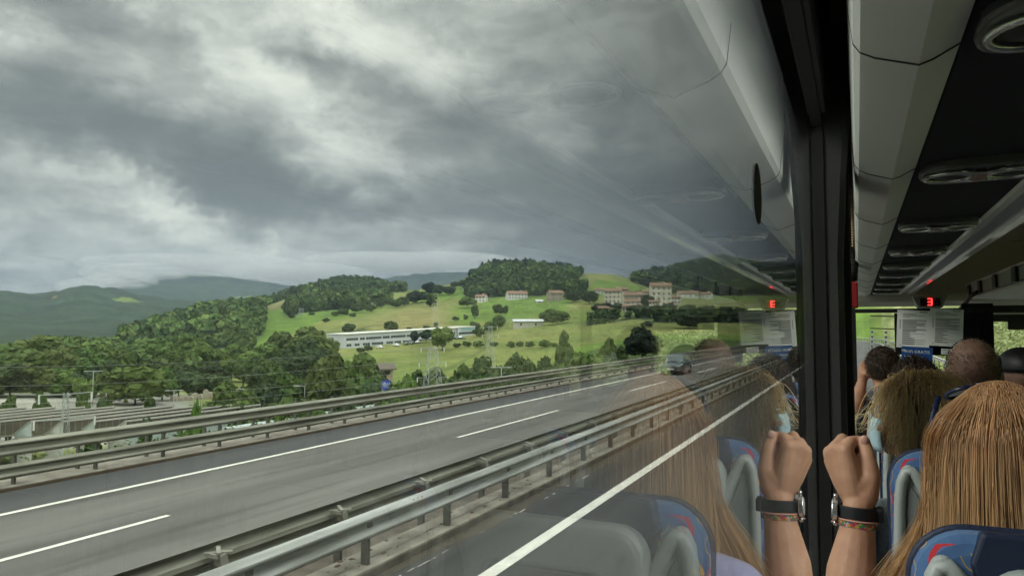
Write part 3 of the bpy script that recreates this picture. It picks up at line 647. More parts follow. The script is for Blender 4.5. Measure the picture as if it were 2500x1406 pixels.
EMR = mat('led_red', (.3, .0, .0), .5, emit=(1, .03, .03), estr=2.6)
seg = MB(); sx = PY(2270, 737, 8.33).x; zt, zm, zb = Z+hz(729.5, 8.33), Z+hz(737, 8.33), Z+hz(744.5, 8.33)
for zz in (zt, zm, zb): seg.box(sx-.018, sx+.020, 8.325, 8.333, zz-.0045, zz+.0045)
seg.box(sx+.012, sx+.022, 8.325, 8.333, zb, zt); seg.build('digit', EMR, disp)
# bulkhead behind the driver: bar, clear panel, dark curtain, notices
YB = 5.80
bulk = empty('driver_partition', (0, 0, 0)); tag(bulk, 'black framed driver partition with a clear left panel', 'partition')
def bb(name, m, u0, u1, v0, v1, y=YB, th=.02, par=None, bevel=0):
    a = PY(u0, v1, y); b = PY(u1, v0, y); return MB().box(a.x, b.x, y, y+th, a.z, b.z).build(name, m, par or bulk, bevel=bevel)
bb('top_bar', BLACK, 2084, 2480, 750, 764, YB-.01, .05, bevel=.006)
bb('clear_panel', CLEAR, 2112, 2196, 765, 900, YB, .006)
bb('dark_curtain', FABRIC, 2186, 2352, 763, 866, YB+.05, .02); bb('dark_curtain', FABRIC, 2353, 2424, 740, 895, YB+.5, .03)
bb('dark_curtain', FABRIC, 2392, 2424, 786, 880, YB+.2, .02)
bb('side_post', BLACK, 2084, 2089, 760, 1000, YB, .04)
# notices
PAPER = mat('paper', (.82, .84, .82), .8); INK = mat('ink', (.05, .05, .055), .8); BLUEP = mat('poster_blue', (.02, .09, .30), .45, col2=(.015, .07, .24), scale=8); WHITEI = mat('white_print', (.75, .78, .8), .7)
def sheet(name, label, cat, u0, u1, v0, v1, y, m, tilt=0.0, group=None):
    a = PY(u0, v1, y); b = PY(u1, v0, y); w = b.x-a.x; h = b.z-a.z
    o = MB().box(-w/2, w/2, -.001, .001, -h/2, h/2).build(name, m); o.location = ((a.x+b.x)/2, y, (a.z+b.z)/2); o.rotation_euler = (0, tilt, 0)
    tag(o, label, cat, group); return o, w, h
def lines(par, w, h, rows, m, name='print', y=-.0016, x0=-.42, seed=0):
    rr = random.Random(seed); mb = MB()
    for (z, x1, th) in rows: mb.box(x0*w, x1*w, y-.0004, y, z*h-th*h/2, z*h+th*h/2)
    return mb.build(name, m, par)
for q, (u0, u1, lab) in enumerate(((2191, 2268, 'white printed notice with a heading, left sheet of the pair on the partition'), (2271, 2350, 'white printed notice, right sheet of the pair above the small label'))):
    o, w, h = sheet('notice_sheet', lab, 'notice', u0, u1, 757 - q*3, 849 - q*4, YB-.03, PAPER, R(3.2), 'printed notices on the driver partition')
    rr = random.Random(q+3); rows = [(.40, .1, .012), (.365, .38, .007), (.345, .30, .007), (.315, -.1, .007)]
    z = .24
    while z > -.05: rows.append((z, rr.choice([.38, .40, .33, .1]), rr.choice([.008, .010, .013]))); z -= .026
    while z > -.40: rows.append((z, rr.choice([.1, .36, -.05, .38]), .006)); rows.append((z-.018, rr.choice([-.1, .05]), .012)); z -= .052
    lines(o, w, h, rows, INK, seed=q, x0=-.33)
    ic = MB(); z = .22
    while z > -.02: ic.box(-.42*w, -.385*w, -.002, -.0016, z*h-.012*h, z*h+.012*h); z -= .05
    ic.box(-.40*w, -.37*w, -.002, -.0016, -.45*h, -.43*h); ic.build('icon', INK, o)
    text('heading', 'ALSA', .021, INK, o, (.30*w, -.0018, .455*h), (R(90), 0, 0))
o, w, h = sheet('wifi_poster', 'blue poster offering free wifi, hanging under the left notice', 'poster', 2201, 2276, 847, 908, YB-.034, BLUEP, R(3.0))
text('poster_text', 'WiFi GRATIS', .028, WHITEI, o, (-.005*w, -.0018, .30*h), (R(90), 0, 0)); lines(o, w, h, [(.12, .0, .022), (.05, .02, .012), (-.02, .12, .012)], WHITEI, y=-.0016, x0=-.40)
arc = MB()
for rr_ in (.006, .011, .016): arc.tube([(-.44*w+.004+rr_*math.cos(a), -.0018, .28*h+rr_*math.sin(a)) for a in np.linspace(R(20), R(150), 8)], .0015, 5)
arc.build('wifi_symbol', WHITEI, o)
o, w, h = sheet('small_label', 'small white label on the dark strip beside the blue poster', 'label', 2298, 2334, 852, 865, YB-.03, PAPER, R(3)); lines(o, w, h, [(.3, .0, .08), (.0, .35, .05), (-.25, .35, .05)], INK, x0=-.42)
o, w, h = sheet('icon_notice', 'transparent notice with rows of small square pictograms on the clear panel', 'notice', 2122, 2190, 766, 856, YB-.02, CLEAR, R(2))
lines(o, w, h, [(.44, .42, .03), (.10, .42, .03)], INK, x0=-.45)
ic = MB(); ib = MB()
for cx_ in (-.38, .10):
    for k, z in enumerate((.0, -.13, -.26, -.39)):
        ic.box((cx_-.055)*w, (cx_+.055)*w, -.0022, -.0016, (z-.045)*h, (z+.045)*h); ib.box((cx_-.03)*w, (cx_+.03)*w, -.0027, -.0023, (z-.025)*h, (z+.025)*h); ic.box((cx_+.08)*w, (cx_+.30)*w, -.0022, -.0016, z*h, (z+.012)*h)
tag(ic.build('pictogram_frame', PAPER, o), kind='stuff'); tag(ib.build('pictogram', INK, o), kind='stuff')
# round sticker on the glass, red hammer box by the pillar
st = MB(); cyl = [(.69+.027*math.cos(a), Z+.1216+.0275*math.sin(a)) for a in np.linspace(0, 2*math.pi, 32, endpoint=False)]
st.prism(cyl, XG+.0002, XG+.0012, axis='x'); tag(st.build('window_sticker', mat('sticker_black', (.012, .012, .014), .7)), 'round black sticker on the window glass', 'sticker')
hm = empty('emergency_hammer', (0, 0, 0)); tag(hm, 'red emergency hammer box with a black cap beside the window', 'hammer box')
p0 = PY(2074, 752, 3.35); p1 = PY(2094, 688, 3.35); MB().box(XG+.02, p1.x, 3.33, 3.40, p0.z, p1.z).build('box_body', mat('red_plastic', (.30, .012, .015), .45), hm, bevel=.006)
p2 = PY(2084, 686, 3.35); p3 = PY(2084, 640, 3.35); MB().tube([(p2.x-.006, 3.36, p2.z), (p2.x-.004, 3.36, p3.z-.01)], [.022, .024], 12).build('cap', BLACK, hm, smooth=True)
MB().sphere((p2.x-.003, 3.36, p3.z-.012), .024, 12, 8).build('knob', BLACK, hm, smooth=True)
# exterior mirror of the coach in front of the windscreen, right side
mr_ = MB().box(2.18, 2.42, 10.35, 10.45, Z-.02, Z+.38); mo = mr_.build('door_mirror', BLACK, coach, bevel=.04)
MB().box(2.20, 2.40, 10.335, 10.349, Z+.0, Z+.36).build('mirror_glass', mat('mirror', (.8, .8, .8), .03, metal=1), mo)
MB().tube([(2.44, 10.07, Z+.42), (2.42, 10.3, Z+.50), (2.32, 10.42, Z+.38)], .02, 8).build('mirror_arm', BLACK, mo, smooth=True)
# ================================================================== SEATS
def seat_fabric():
    m = bpy.data.materials.new('seat_fabric'); m.use_nodes = True; n = m.node_tree.nodes; l = m.node_tree.links; b = n['Principled BSDF']; b.inputs['Roughness'].default_value = .9; b.inputs['Sheen Weight'].default_value = .3
    tcn = n.new('ShaderNodeTexCoord')
    def nz(sc, off, d=2, dist=.6):
        mp = n.new('ShaderNodeMapping'); mp.inputs['Location'].default_value = off; l.new(tcn.outputs['Object'], mp.inputs[0])
        q = n.new('ShaderNodeTexNoise'); q.inputs['Scale'].default_value = sc; q.inputs['Detail'].default_value = d; q.inputs['Distortion'].default_value = dist; l.new(mp.outputs[0], q.inputs['Vector']); return q.outputs[0]
    cur = None
    base = n.new('ShaderNodeMix'); base.data_type = 'RGBA'; r_ = n.new('ShaderNodeMapRange'); r_.inputs[1].default_value = .44; r_.inputs[2].default_value = .56; l.new(nz(7, (0, 0, 0)), r_.inputs[0]); l.new(r_.outputs[0], base.inputs[0])
    base.inputs[6].default_value = (.035, .075, .24, 1); base.inputs[7].default_value = (.07, .16, .33, 1); cur = base.outputs[2]
    for col, off, lo, hi, sc in (((.45, .02, .03), (3, 1, 2), .49, .512, 8), ((.55, .33, .05), (7, 5, 1), .495, .51, 10), ((.03, .30, .22), (1, 8, 4), .49, .508, 9)):
        x = nz(sc, off); a = n.new('ShaderNodeMath'); a.operation = 'COMPARE'; a.inputs[1].default_value = (lo+hi)/2; a.inputs[2].default_value = (hi-lo)/2; l.new(x, a.inputs[0])
        g_ = n.new('ShaderNodeMath'); g_.operation = 'GREATER_THAN'; g_.inputs[1].default_value = .55; l.new(nz(5, (off[2], off[0], off[1]), 1, 0), g_.inputs[0])
        k = n.new('ShaderNodeMath'); k.operation = 'MULTIPLY'; l.new(a.outputs[0], k.inputs[0]); l.new(g_.outputs[0], k.inputs[1])
        mixn = n.new('ShaderNodeMix'); mixn.data_type = 'RGBA'; l.new(k.outputs[0], mixn.inputs[0]); l.new(cur, mixn.inputs[6]); mixn.inputs[7].default_value = (*col, 1); cur = mixn.outputs[2]
    l.new(cur, b.inputs['Base Color']); return m
SEATF = seat_fabric(); NAVY = mat('navy_vinyl', (.010, .018, .05), .55, col2=(.014, .024, .06), scale=20)
SHELL = mat('shell_plastic', (.40, .44, .43), .42, col2=(.36, .40, .39), scale=5, bump=.05, bscale=200); SHELLD = mat('shell_inset', (.20, .225, .225), .5)
def rounded(x0, x1, z0, z1, r, n=6, rb=None):
    rb = r if rb is None else rb; pts = []
    for cx_, cz_, a0, rr in ((x1-rb, z0+rb, -90, rb), (x1-r, z1-r, 0, r), (x0+r, z1-r, 90, r), (x0+rb, z0+rb, 180, rb)):
        for k in range(n+1): a = R(a0+90*k/n); pts.append((cx_+rr*math.cos(a), cz_+rr*math.sin(a)))
    return pts
def make_seat():
    t = empty('passenger_seat', (0, 0, 0))
    lean = Matrix.Rotation(R(-6), 4, 'X')                # leans back towards the row behind
    def pz(name, pts, y0, y1, m, bevel=0, smooth=False, seg=3): return MB().prism(pts, y0, y1, T=lean).build(name, m, t, bevel=bevel, smooth=smooth, seg=seg)
    pz('backrest', rounded(-.240, .240, -1.0, 0.0, .075, 8), .0, .085, SEATF, .03)
    pz('piping', rounded(-.246, .246, -1.0, .006, .08, 8), .030, .050, NAVY, .006)
    pz('headrest_cover', [(-.11, -.25), (.11, -.25), (.17, -.04), (.155, .003), (-.155, .003), (-.17, -.04)], -.010, .02, NAVY, .006)
    # grey shell: two arched shoulders with a raised rim, joined below
    def arch(s):
        o = [(s*.232, -.95), (s*.236, -.45), (s*.235, -.22), (s*.231, -.11), (s*.225, -.058), (s*.213, -.034), (s*.198, -.030), (s*.184, -.044), (s*.158, -.10), (s*.112, -.23), (s*.02, -.40)]
        return o if s > 0 else o[::-1]
    a = arch(1); c = arch(-1)
    pz('back_shell', a + c, -.022, -.001, SHELL, .009)
    for s in (-1, 1):
        rim = [(s*.227, -.90), (s*.229, -.45), (s*.227, -.22), (s*.223, -.115), (s*.218, -.070), (s*.209, -.048), (s*.198, -.044), (s*.187, -.056), (s*.163, -.11), (s*.118, -.235), (s*.04, -.37)]
        MB().tube([lean @ Vector((x, -.026, z)) for x, z in rim], .012, 10).build('rim', SHELL, t, smooth=True)
        inset = [(s*.212, -.88), (s*.214, -.45), (s*.213, -.25), (s*.210, -.14), (s*.205, -.092), (s*.198, -.080), (s*.188, -.094), (s*.160, -.175), (s*.12, -.30), (s*.12, -.88)]
        pz('inset', inset if s > 0 else inset[::-1], -.0265, -.0225, SHELLD, .003)
    pz('tray_block', rounded(-.158, .158, -.40, -.036, .05, 7), -.060, -.010, SHELL, .016)
    fr = rounded(-.105, .105, -.375, -.11, .02, 4); fr = fr + [fr[0]]
    MB().tube([lean @ Vector((x, -.061, z)) for x, z in fr], .004, 6, False).build('tray_frame', SHELLD, t, smooth=True)
    pz('tray_panel', rounded(-.098, .098, -.368, -.117, .015, 4), -.0625, -.0605, mat('tray_dark', (.13, .15, .15), .4))
    pz('book_pocket', rounded(-.17, .17, -.86, -.50, .03, 4), -.055, -.024, NAVY, .01)
    MB().box(-.235, .235, .06, .52, -1.05, -.93).build('cushion', SEATF, t, bevel=.035, seg=3)
    MB().box(-.20, .20, .08, .48, -1.62+.02, -1.05).build('base', BLACK, t, bevel=.01)
    for s in (-1, 1): MB().box(s*.245-.02, s*.245+.02, .06, .42, -.80, -.74).build('armrest', BLACK, t, bevel=.012)
    return t
seat0 = make_seat(); used = False
rown = ['nearest the camera', 'one row ahead', 'two rows ahead', 'three rows ahead', 'four rows ahead']
for i in range(5):
    for j, x in enumerate((.30, .79, 1.66, 2.14)):
        y = 1.19 + .74*i
        s_ = copy_tree(seat0) if used else seat0; used = True
        s_.location = (x, y, Z-.275)
        where = ['at the window', 'on the near side of the aisle', 'just across the aisle', 'at the far windows'][j]
        tag(s_, 'blue patterned seat with grey shell %s, %s' % (where, rown[i]), 'coach seat', 'rows of coach seats')
# ================================================================== TREES AND WOODS
def unit_crown(seed, lobes=26, leaves=3600, leaf=.085, shape=(1, 1, 1), conic=0.0, ragged=.35):
    """leafy crown in a unit box: radius 1, z from 0 to 2; faces are small leaf sprays on and inside many lobes"""
    g = np.random.default_rng(seed); C = []
    while len(C) < lobes:
        p = g.uniform(-1, 1, 3)
        if np.linalg.norm(p) > 1: continue
        k = 1 - conic*(p[2]+1)/2; C.append([p[0]*.68*k, p[1]*.68*k, p[2]*.66])
    C = np.array(C); C[:, 2] += 1.0; rad = g.uniform(.22, .42, lobes)*(1-conic*(C[:, 2])/2*.7)
    i = g.integers(0, lobes, leaves); d = g.normal(size=(leaves, 3)); d /= np.linalg.norm(d, axis=1, keepdims=True)
    d[:, 2] = np.abs(d[:, 2])*np.where(g.random(leaves) < .75, 1, -1)
    rr = rad[i]*np.where(g.random(leaves) < .8, g.uniform(.85, 1.0+ragged*.35, leaves), g.uniform(.3, .85, leaves))
    P = C[i] + d*rr[:, None]; n = d + g.normal(0, .45, (leaves, 3)); n /= np.linalg.norm(n, axis=1, keepdims=True)
    a = np.cross(n, g.normal(size=(leaves, 3))); a /= np.linalg.norm(a, axis=1, keepdims=True); b = np.cross(n, a); s = leaf*g.uniform(.55, 1.35, (leaves, 1))
    V = np.stack([P-a*s-b*s*.6, P+a*s*.7-b*s, P+a*s+b*s*.7, P-a*s*.6+b*s], 1).reshape(-1, 3)*np.array(shape); F = np.arange(leaves*4).reshape(-1, 4)
    return V, F
LEAF = {}
def leafmat(name, c, c2, rand=.3): LEAF[name] = mat(name, c, .75, col2=c2, scale=1.3, detail=3, rand=rand, trans=.18, spec=.25); return LEAF[name]
leafmat('leaf_green', (.080, .125, .028), (.050, .082, .020)); leafmat('leaf_dark', (.045, .070, .024), (.028, .047, .018)); leafmat('leaf_lime', (.11, .165, .032), (.070, .115, .024)); leafmat('leaf_olive', (.088, .114, .030), (.054, .076, .020)); leafmat('leaf_pine', (.020, .036, .020), (.012, .024, .015), .1)
BARK = mat('bark', (.07, .055, .04), .9, col2=(.04, .032, .024), scale=6, bump=.4)
CR = {}
def crown_mesh(kind, i, m):
    key = (kind, i, m)
    if key not in CR:
        par = dict(broad=dict(lobes=26, leaves=4200, leaf=.078), bush=dict(lobes=18, leaves=2600, leaf=.10, ragged=.6), cone=dict(lobes=30, leaves=3200, leaf=.075, conic=.95), tall=dict(lobes=24, leaves=3600, leaf=.075, conic=.35))[kind]
        V, F = unit_crown(100+i*7+len(kind), **par); o = npmesh('crown', V, F, LEAF[m]); CR[key] = o.data; bpy.data.objects.remove(o)
    return CR[key]
NUM = {}
def zc_at(u, r): d = ray(u, 805); return r*math.cos(math.atan2(u-1250, FPX))
def tree(name, label, u, r, vtop, wpx, kind='broad', m='leaf_green', group=None, cat='tree', low=.08, vbase=None, depth=1.0):
    if r is None: r = hit(u, vbase); p = PR(u, 805, r); zb = float(ground_h(p.x, p.y))-.2; zt = zb + (vbase-vtop)*zc_at(u, r)/FPX; wpx = min(wpx, (vbase-vtop)*1.5)
    else: p = PR(u, 805, r); zb = float(ground_h(p.x, p.y)) - .2 if vbase is None else PR(u, vbase, r).z; zt = PR(u, vtop, r).z
    Hh = max(zt-zb, 1.0); W_ = wpx*.58*zc_at(u, r)/FPX/math.cos(math.atan2(u-1250, FPX))**.5
    t = empty(name, (p.x, p.y, zb)); tag(t, label, cat, group); NUM.setdefault(label, []).append((u, t))
    c = bpy.data.objects.new('crown', crown_mesh(kind, random.randrange(4), m)); COL.objects.link(c); c.parent = t
    c.location = (0, 0, Hh*low); c.scale = (W_, W_*depth, Hh*(1-low)/1.92); c.rotation_euler = (0, 0, random.uniform(0, 6.28))
    tb = MB(); h1 = Hh*(low+.45*(1-low)); rt = max(.06, Hh*.02)
    tb.tube([(0, 0, -.3), (rt*.3, 0, h1*.5), (0, rt*.4, h1)], [rt*1.3, rt, rt*.6], 6)
    for k in range(3): a = random.uniform(0, 6.28); tb.tube([(0, 0, h1*.6), (math.cos(a)*W_*.35, math.sin(a)*W_*.35, h1*1.15)], [rt*.5, rt*.2], 5)
    tb.build('trunk', BARK, t); return t
random.seed(11)
T_ = tree
# left wall of big broadleaf trees behind the yard
for u, r, vt, w in ((-260, 205, 822, 200), (-150, 200, 828, 170), (-60, 205, 824, 180), (25, 208, 826, 150), (90, 212, 822, 150), (150, 208, 832, 130), (205, 205, 848, 95)):
    T_('broadleaf_tree', 'big rounded green tree, {n} from the left in the row behind the gravel yard', u, r, vt, w, 'broad', random.choice(['leaf_green', 'leaf_olive']), 'tall trees behind the gravel yard', low=.04)
for u, w, h in ((-120, 120, 884), (-40, 110, 880), (30, 110, 886), (95, 100, 880), (155, 90, 888), (210, 70, 892), (250, 60, 896), (300, 60, 900), (440, 70, 902), (480, 70, 900), (540, 70, 905)):
    T_('understory_tree', 'low bushy tree, {n} from the left, under the tall rows by the yard', u, 188, h, w, 'bush', random.choice(['leaf_green', 'leaf_olive', 'leaf_dark']), 'low trees under the tall rows by the yard', low=.0)
for lab, u, r, vt, w in (('small rough bush at the left edge of the gravel yard', 25, 128, 962, 40), ('small rough bush on the gravel before the lamp post', 108, 135, 958, 34), ('leaning bush in the middle of the gravel yard', 208, 130, 958, 34), ('low bush on the gravel right of the small lattice pylon', 262, 132, 962, 36), ('slender bush at the right end of the gravel yard', 372, 135, 950, 26)): T_('yard_bush', lab, u, r, vt, w, 'broad', 'leaf_green', None, 'bush', low=.0)
T_('garden_tree', 'small lime green round tree left of the yellow-green clump', 214, 172, 912, 48, 'bush', 'leaf_lime')
T_('clump_tree', 'wide yellow-green tree standing at the far edge of the gravel yard', 335, 168, 884, 140, 'broad', 'leaf_lime', low=.03)
T_('clump_tree', 'dark round tree just left of the wide yellow-green tree', 268, 180, 880, 70, 'broad', 'leaf_dark', low=.03)
T_('clump_tree', 'darker tree leaning right of the wide yellow-green tree', 400, 178, 893, 70, 'broad', 'leaf_green', low=.03)
T_('twin_tree', 'left one of the two broad dome-crowned trees mid valley', 385, 275, 826, 110, 'broad', 'leaf_green', low=.05)
T_('twin_tree', 'right and taller one of the two broad dome-crowned trees mid valley', 470, 272, 817, 92, 'broad', 'leaf_green', low=.05)
for u, r, vt, w, m in ((245, 300, 842, 60, 'leaf_lime'), (295, 310, 836, 60, 'leaf_green'), (335, 320, 845, 50, 'leaf_lime'), (530, 320, 850, 60, 'leaf_lime'), (575, 330, 838, 62, 'leaf_lime'), (560, 260, 868, 60, 'leaf_lime'), (610, 300, 856, 70, 'leaf_lime'), (650, 330, 832, 50, 'leaf_lime'), (600, 240, 880, 60, 'leaf_green'), (520, 235, 884, 70, 'leaf_dark'), (445, 225, 890, 80, 'leaf_dark'), (655, 235, 880, 70, 'leaf_green'), (700, 245, 862, 80, 'leaf_dark'), (760, 240, 866, 90, 'leaf_dark')):
    T_('valley_tree', 'leafy tree, {n} from the left in the mixed wood in the valley middle', u, r, vt, w, 'broad', m, 'mixed trees in the middle of the valley', low=.03)
T_('olive_tree_crown', 'large olive-brown crowned tree left of the long white works', 760, 290, 800, 110, 'broad', 'leaf_olive', low=.04)
T_('olive_tree_crown', 'olive crowned tree in front of the wooded slope, smaller than its neighbour', 690, 300, 806, 90, 'broad', 'leaf_olive', low=.04)
T_('round_tree', 'round grey-green tree below the olive crowned trees', 672, 262, 838, 80, 'broad', 'leaf_green', low=.04)
T_('round_tree', 'dark spreading tree beside the gable of the long white works', 740, 250, 828, 110, 'broad', 'leaf_dark', low=.04)
# nearer masses behind the barrier
near = [(500, 120, 962, 110, 'bush', 'leaf_green'), (575, 118, 930, 110, 'broad', 'leaf_green'), (640, 122, 908, 110, 'broad', 'leaf_dark'), (700, 125, 898, 120, 'broad', 'leaf_green'), (560, 105, 965, 110, 'bush', 'leaf_dark'), (650, 100, 960, 120, 'bush', 'leaf_green'), (740, 100, 958, 110, 'bush', 'leaf_lime')]
for u, r, vt, w, k, m in near: T_('thicket_tree', 'bushy tree, {n} from the left in the dark thicket beyond the barrier', u, r, vt, w, k, m, 'thicket beyond the barrier', low=.02)
T_('windblown_tree', 'tall yellow-green tree rising highest behind the barrier, left of the blue sign', 800, 112, 848, 130, 'tall', 'leaf_olive', low=.02)
T_('windblown_tree', 'broad green tree right behind the tall yellow-green one', 870, 118, 868, 130, 'broad', 'leaf_green', low=.02)
T_('windblown_tree', 'dark ragged tree directly left of the small stone hut', 920, 120, 890, 90, 'broad', 'leaf_dark', low=.02)
for u, r, vt, w, k, m in ((985, 112, 905, 80, 'bush', 'leaf_lime'), (1030, 118, 895, 80, 'bush', 'leaf_green'), (1085, 116, 888, 90, 'bush', 'leaf_olive'), (1140, 118, 880, 90, 'bush', 'leaf_green'), (1195, 118, 866, 110, 'broad', 'leaf_dark'), (1262, 120, 862, 100, 'broad', 'leaf_dark'), (1310, 122, 874, 80, 'bush', 'leaf_green'), (1345, 120, 872, 80, 'bush', 'leaf_dark'), (1290, 105, 888, 100, 'bush', 'leaf_dark'), (1180, 102, 905, 110, 'bush', 'leaf_green'), (1080, 98, 925, 110, 'bush', 'leaf_green'), (960, 96, 955, 90, 'bush', 'leaf_green'), (850, 92, 968, 90, 'bush', 'leaf_dark'), (1400, 118, 862, 80, 'bush', 'leaf_green')):
    T_('hedge_tree', 'scrubby tree, {n} from the left in the hedge right behind the barrier', u, r, vt, w, k, m, 'scrubby hedge behind the barrier', low=.02)
T_('lone_tree', 'upright dark tree with a ragged crown standing alone in the lower field', 1378, 138, 812, 48, 'broad', 'leaf_dark', low=.10)
T_('light_bush', 'broad light green bush between the ragged tree and the dark round bush', 1450, 112, 836, 120, 'bush', 'leaf_lime', low=.02)
T_('light_bush', 'mid green bush tucked behind the broad light green bush', 1500, 118, 828, 70, 'bush', 'leaf_green', low=.02)
T_('added_round_bush', 'added big dark almost round bush right behind the barrier, over a reflected head', 1567, 100, 800, 84, 'broad', 'leaf_pine', low=.01, vbase=884)  # added bush: strengthens the dark outline of a passenger's faint head reflection
T_('added_mound_bush', 'added low long dark hedge mound behind the oncoming car, over a reflected head', 1738, 120, 828, 84, 'broad', 'leaf_dark', low=.01, vbase=866)  # added mound: stands in for another reflected head's dark outline
# trees of the fields: where the sight line through their foot meets the land
def TF(name, label, u, vb, vt, w, kind='broad', m='leaf_green', group=None, low=.06, cat='tree'): return T_(name, label, u, None, vt, w, kind, m, group, cat, low, vb)
TF('field_tree', 'dark tree alone on the grass just above the left end of the long works', 852, 819, 788, 36, 'broad', 'leaf_dark', low=.22)
TF('field_tree', 'spreading tree on the grass above the middle of the long works', 955, 813, 783, 36, 'broad', 'leaf_green', low=.12)
TF('field_tree', 'low dark bush touching the works roof, right of the spreading tree', 998, 808, 799, 22, 'bush', 'leaf_dark'); TF('field_tree', 'small round tree behind the works roof, left of the hydro pole', 1041, 806, 793, 18, 'broad', 'leaf_green'); TF('field_tree', 'tiny round tree behind the works roof, right of the hydro pole', 1064, 799, 785, 13, 'broad', 'leaf_dark')
TF('works_tree', 'tall yellow-green tree standing in front of the long works', 1080, 856, 788, 62, 'tall', 'leaf_lime', low=.05)
TF('works_tree', 'dark conical tree in the car park before the works, left of the pair', 1012, 838, 802, 36, 'cone', 'leaf_dark', low=.1)
TF('works_tree', 'dark round tree in the car park before the works, right of the pair', 1040, 836, 804, 34, 'broad', 'leaf_dark', low=.15)
TF('works_tree', 'small dark shrub in front of the left third of the works', 900, 858, 841, 20, 'bush', 'leaf_dark'); TF('works_tree', 'low wide shrub at the foot of the works, left of the small dark one', 882, 861, 848, 26, 'bush', 'leaf_dark'); TF('works_tree', 'small dark tree beside the left gable of the works', 822, 842, 816, 28, 'broad', 'leaf_dark'); TF('works_tree', 'dark tree at the right end of the works behind the sign wall', 1160, 812, 784, 26, 'broad', 'leaf_dark'); TF('works_tree', 'green bush right of the sign wall of the works', 1170, 822, 800, 34, 'bush', 'leaf_green')
HG = 'tree line across the hay coloured slope'
for u, vb, vt, w, m in ((1046, 722, 687, 34, 'leaf_pine'), (1072, 722, 694, 34, 'leaf_dark'), (1096, 721, 696, 30, 'leaf_dark'), (1107, 703, 686, 16, 'leaf_dark'), (1128, 704, 684, 30, 'leaf_dark'), (1152, 703, 676, 34, 'leaf_dark'), (1008, 742, 708, 40, 'leaf_dark'), (1030, 738, 712, 30, 'leaf_dark'), (985, 748, 722, 30, 'leaf_dark'), (965, 752, 728, 30, 'leaf_green'), (930, 752, 728, 34, 'leaf_dark'), (945, 745, 725, 30, 'leaf_dark'), (905, 762, 742, 34, 'leaf_green'), (870, 765, 742, 30, 'leaf_dark'), (838, 770, 752, 36, 'leaf_dark'), (818, 772, 758, 30, 'leaf_green'), (860, 774, 762, 30, 'leaf_green'), (795, 788, 776, 26, 'leaf_dark'), (712, 778, 768, 30, 'leaf_dark'), (760, 770, 760, 24, 'leaf_green')):
    TF('hillside_tree', 'dark broadleaf tree, {n} from the left across the hay coloured slope', u, vb, vt, w, 'broad', m, HG)
for lab, u, vb, vt, w, m in (('tiny dark tree on the meadow right above the low twin bushes', 1137, 781, 766, 12, 'leaf_dark'), ('low twin bushes on the meadow above the sign wall', 1112, 784, 772, 20, 'leaf_dark'), ('upright dark tree below the small white farmhouse', 1159, 778, 743, 22, 'leaf_dark'), ('round dark tree on the meadow below the long farmhouse', 1216, 770, 742, 30, 'leaf_dark'), ('thin dark tree touching the round one below the long farmhouse', 1234, 768, 744, 14, 'leaf_dark'),
    ('rounded green tree above the hay barns', 1218, 798, 768, 32, 'leaf_green'), ('loose green tree left of the pale barns', 1196, 812, 782, 34, 'leaf_green'), ('tree clump directly left of the small white farmhouse', 1140, 752, 724, 44, 'leaf_green'), ('tree clump above the small white farmhouse', 1165, 716, 696, 36, 'leaf_green'), ('dense trees right of the small white farmhouse', 1222, 722, 700, 40, 'leaf_dark'), ('low trees right of the long farmhouse', 1310, 724, 708, 40, 'leaf_dark'), ('wide green thicket on the meadow in the middle of the slope', 1360, 792, 752, 76, 'leaf_green'), ('green thicket left part behind the pale barns', 1335, 786, 758, 40, 'leaf_green'), ('dark thicket right of the brown stone farmhouse', 1400, 738, 708, 46, 'leaf_dark'), ('dark thicket left of the tall cream block', 1440, 742, 706, 44, 'leaf_dark')):
    TF('meadow_tree', lab, u, vb, vt, w, 'broad', m)
for u, w in ((1246, 22), (1268, 18), (1296, 30), (1326, 34), (1352, 26), (1170, 30), (1140, 44), (1115, 40), (1205, 26)):
    TF('hedgerow_bush', 'low bush, {n} from the left in the row across the lower field', u, random.uniform(846, 851), random.uniform(828, 836), w, 'bush', random.choice(['leaf_dark', 'leaf_green']), 'bushes crossing the lower green field', low=.02, cat='bush')
for u, vb, vt, w in ((1510, 758, 738, 44), (1540, 762, 746, 44), (1583, 752, 718, 34), (1600, 764, 742, 50), (1632, 758, 738, 50), (1480, 756, 736, 36), (1675, 764, 744, 50), (1460, 762, 740, 40), (1720, 768, 744, 60), (1580, 800, 782, 70), (1680, 802, 755, 66), (1780, 780, 752, 70), (1850, 790, 752, 70)):
    TF('village_tree', 'dark garden tree, {n} from the left below the village houses', u, vb, vt, w, 'broad', 'leaf_dark', 'garden trees below the village', low=.03)
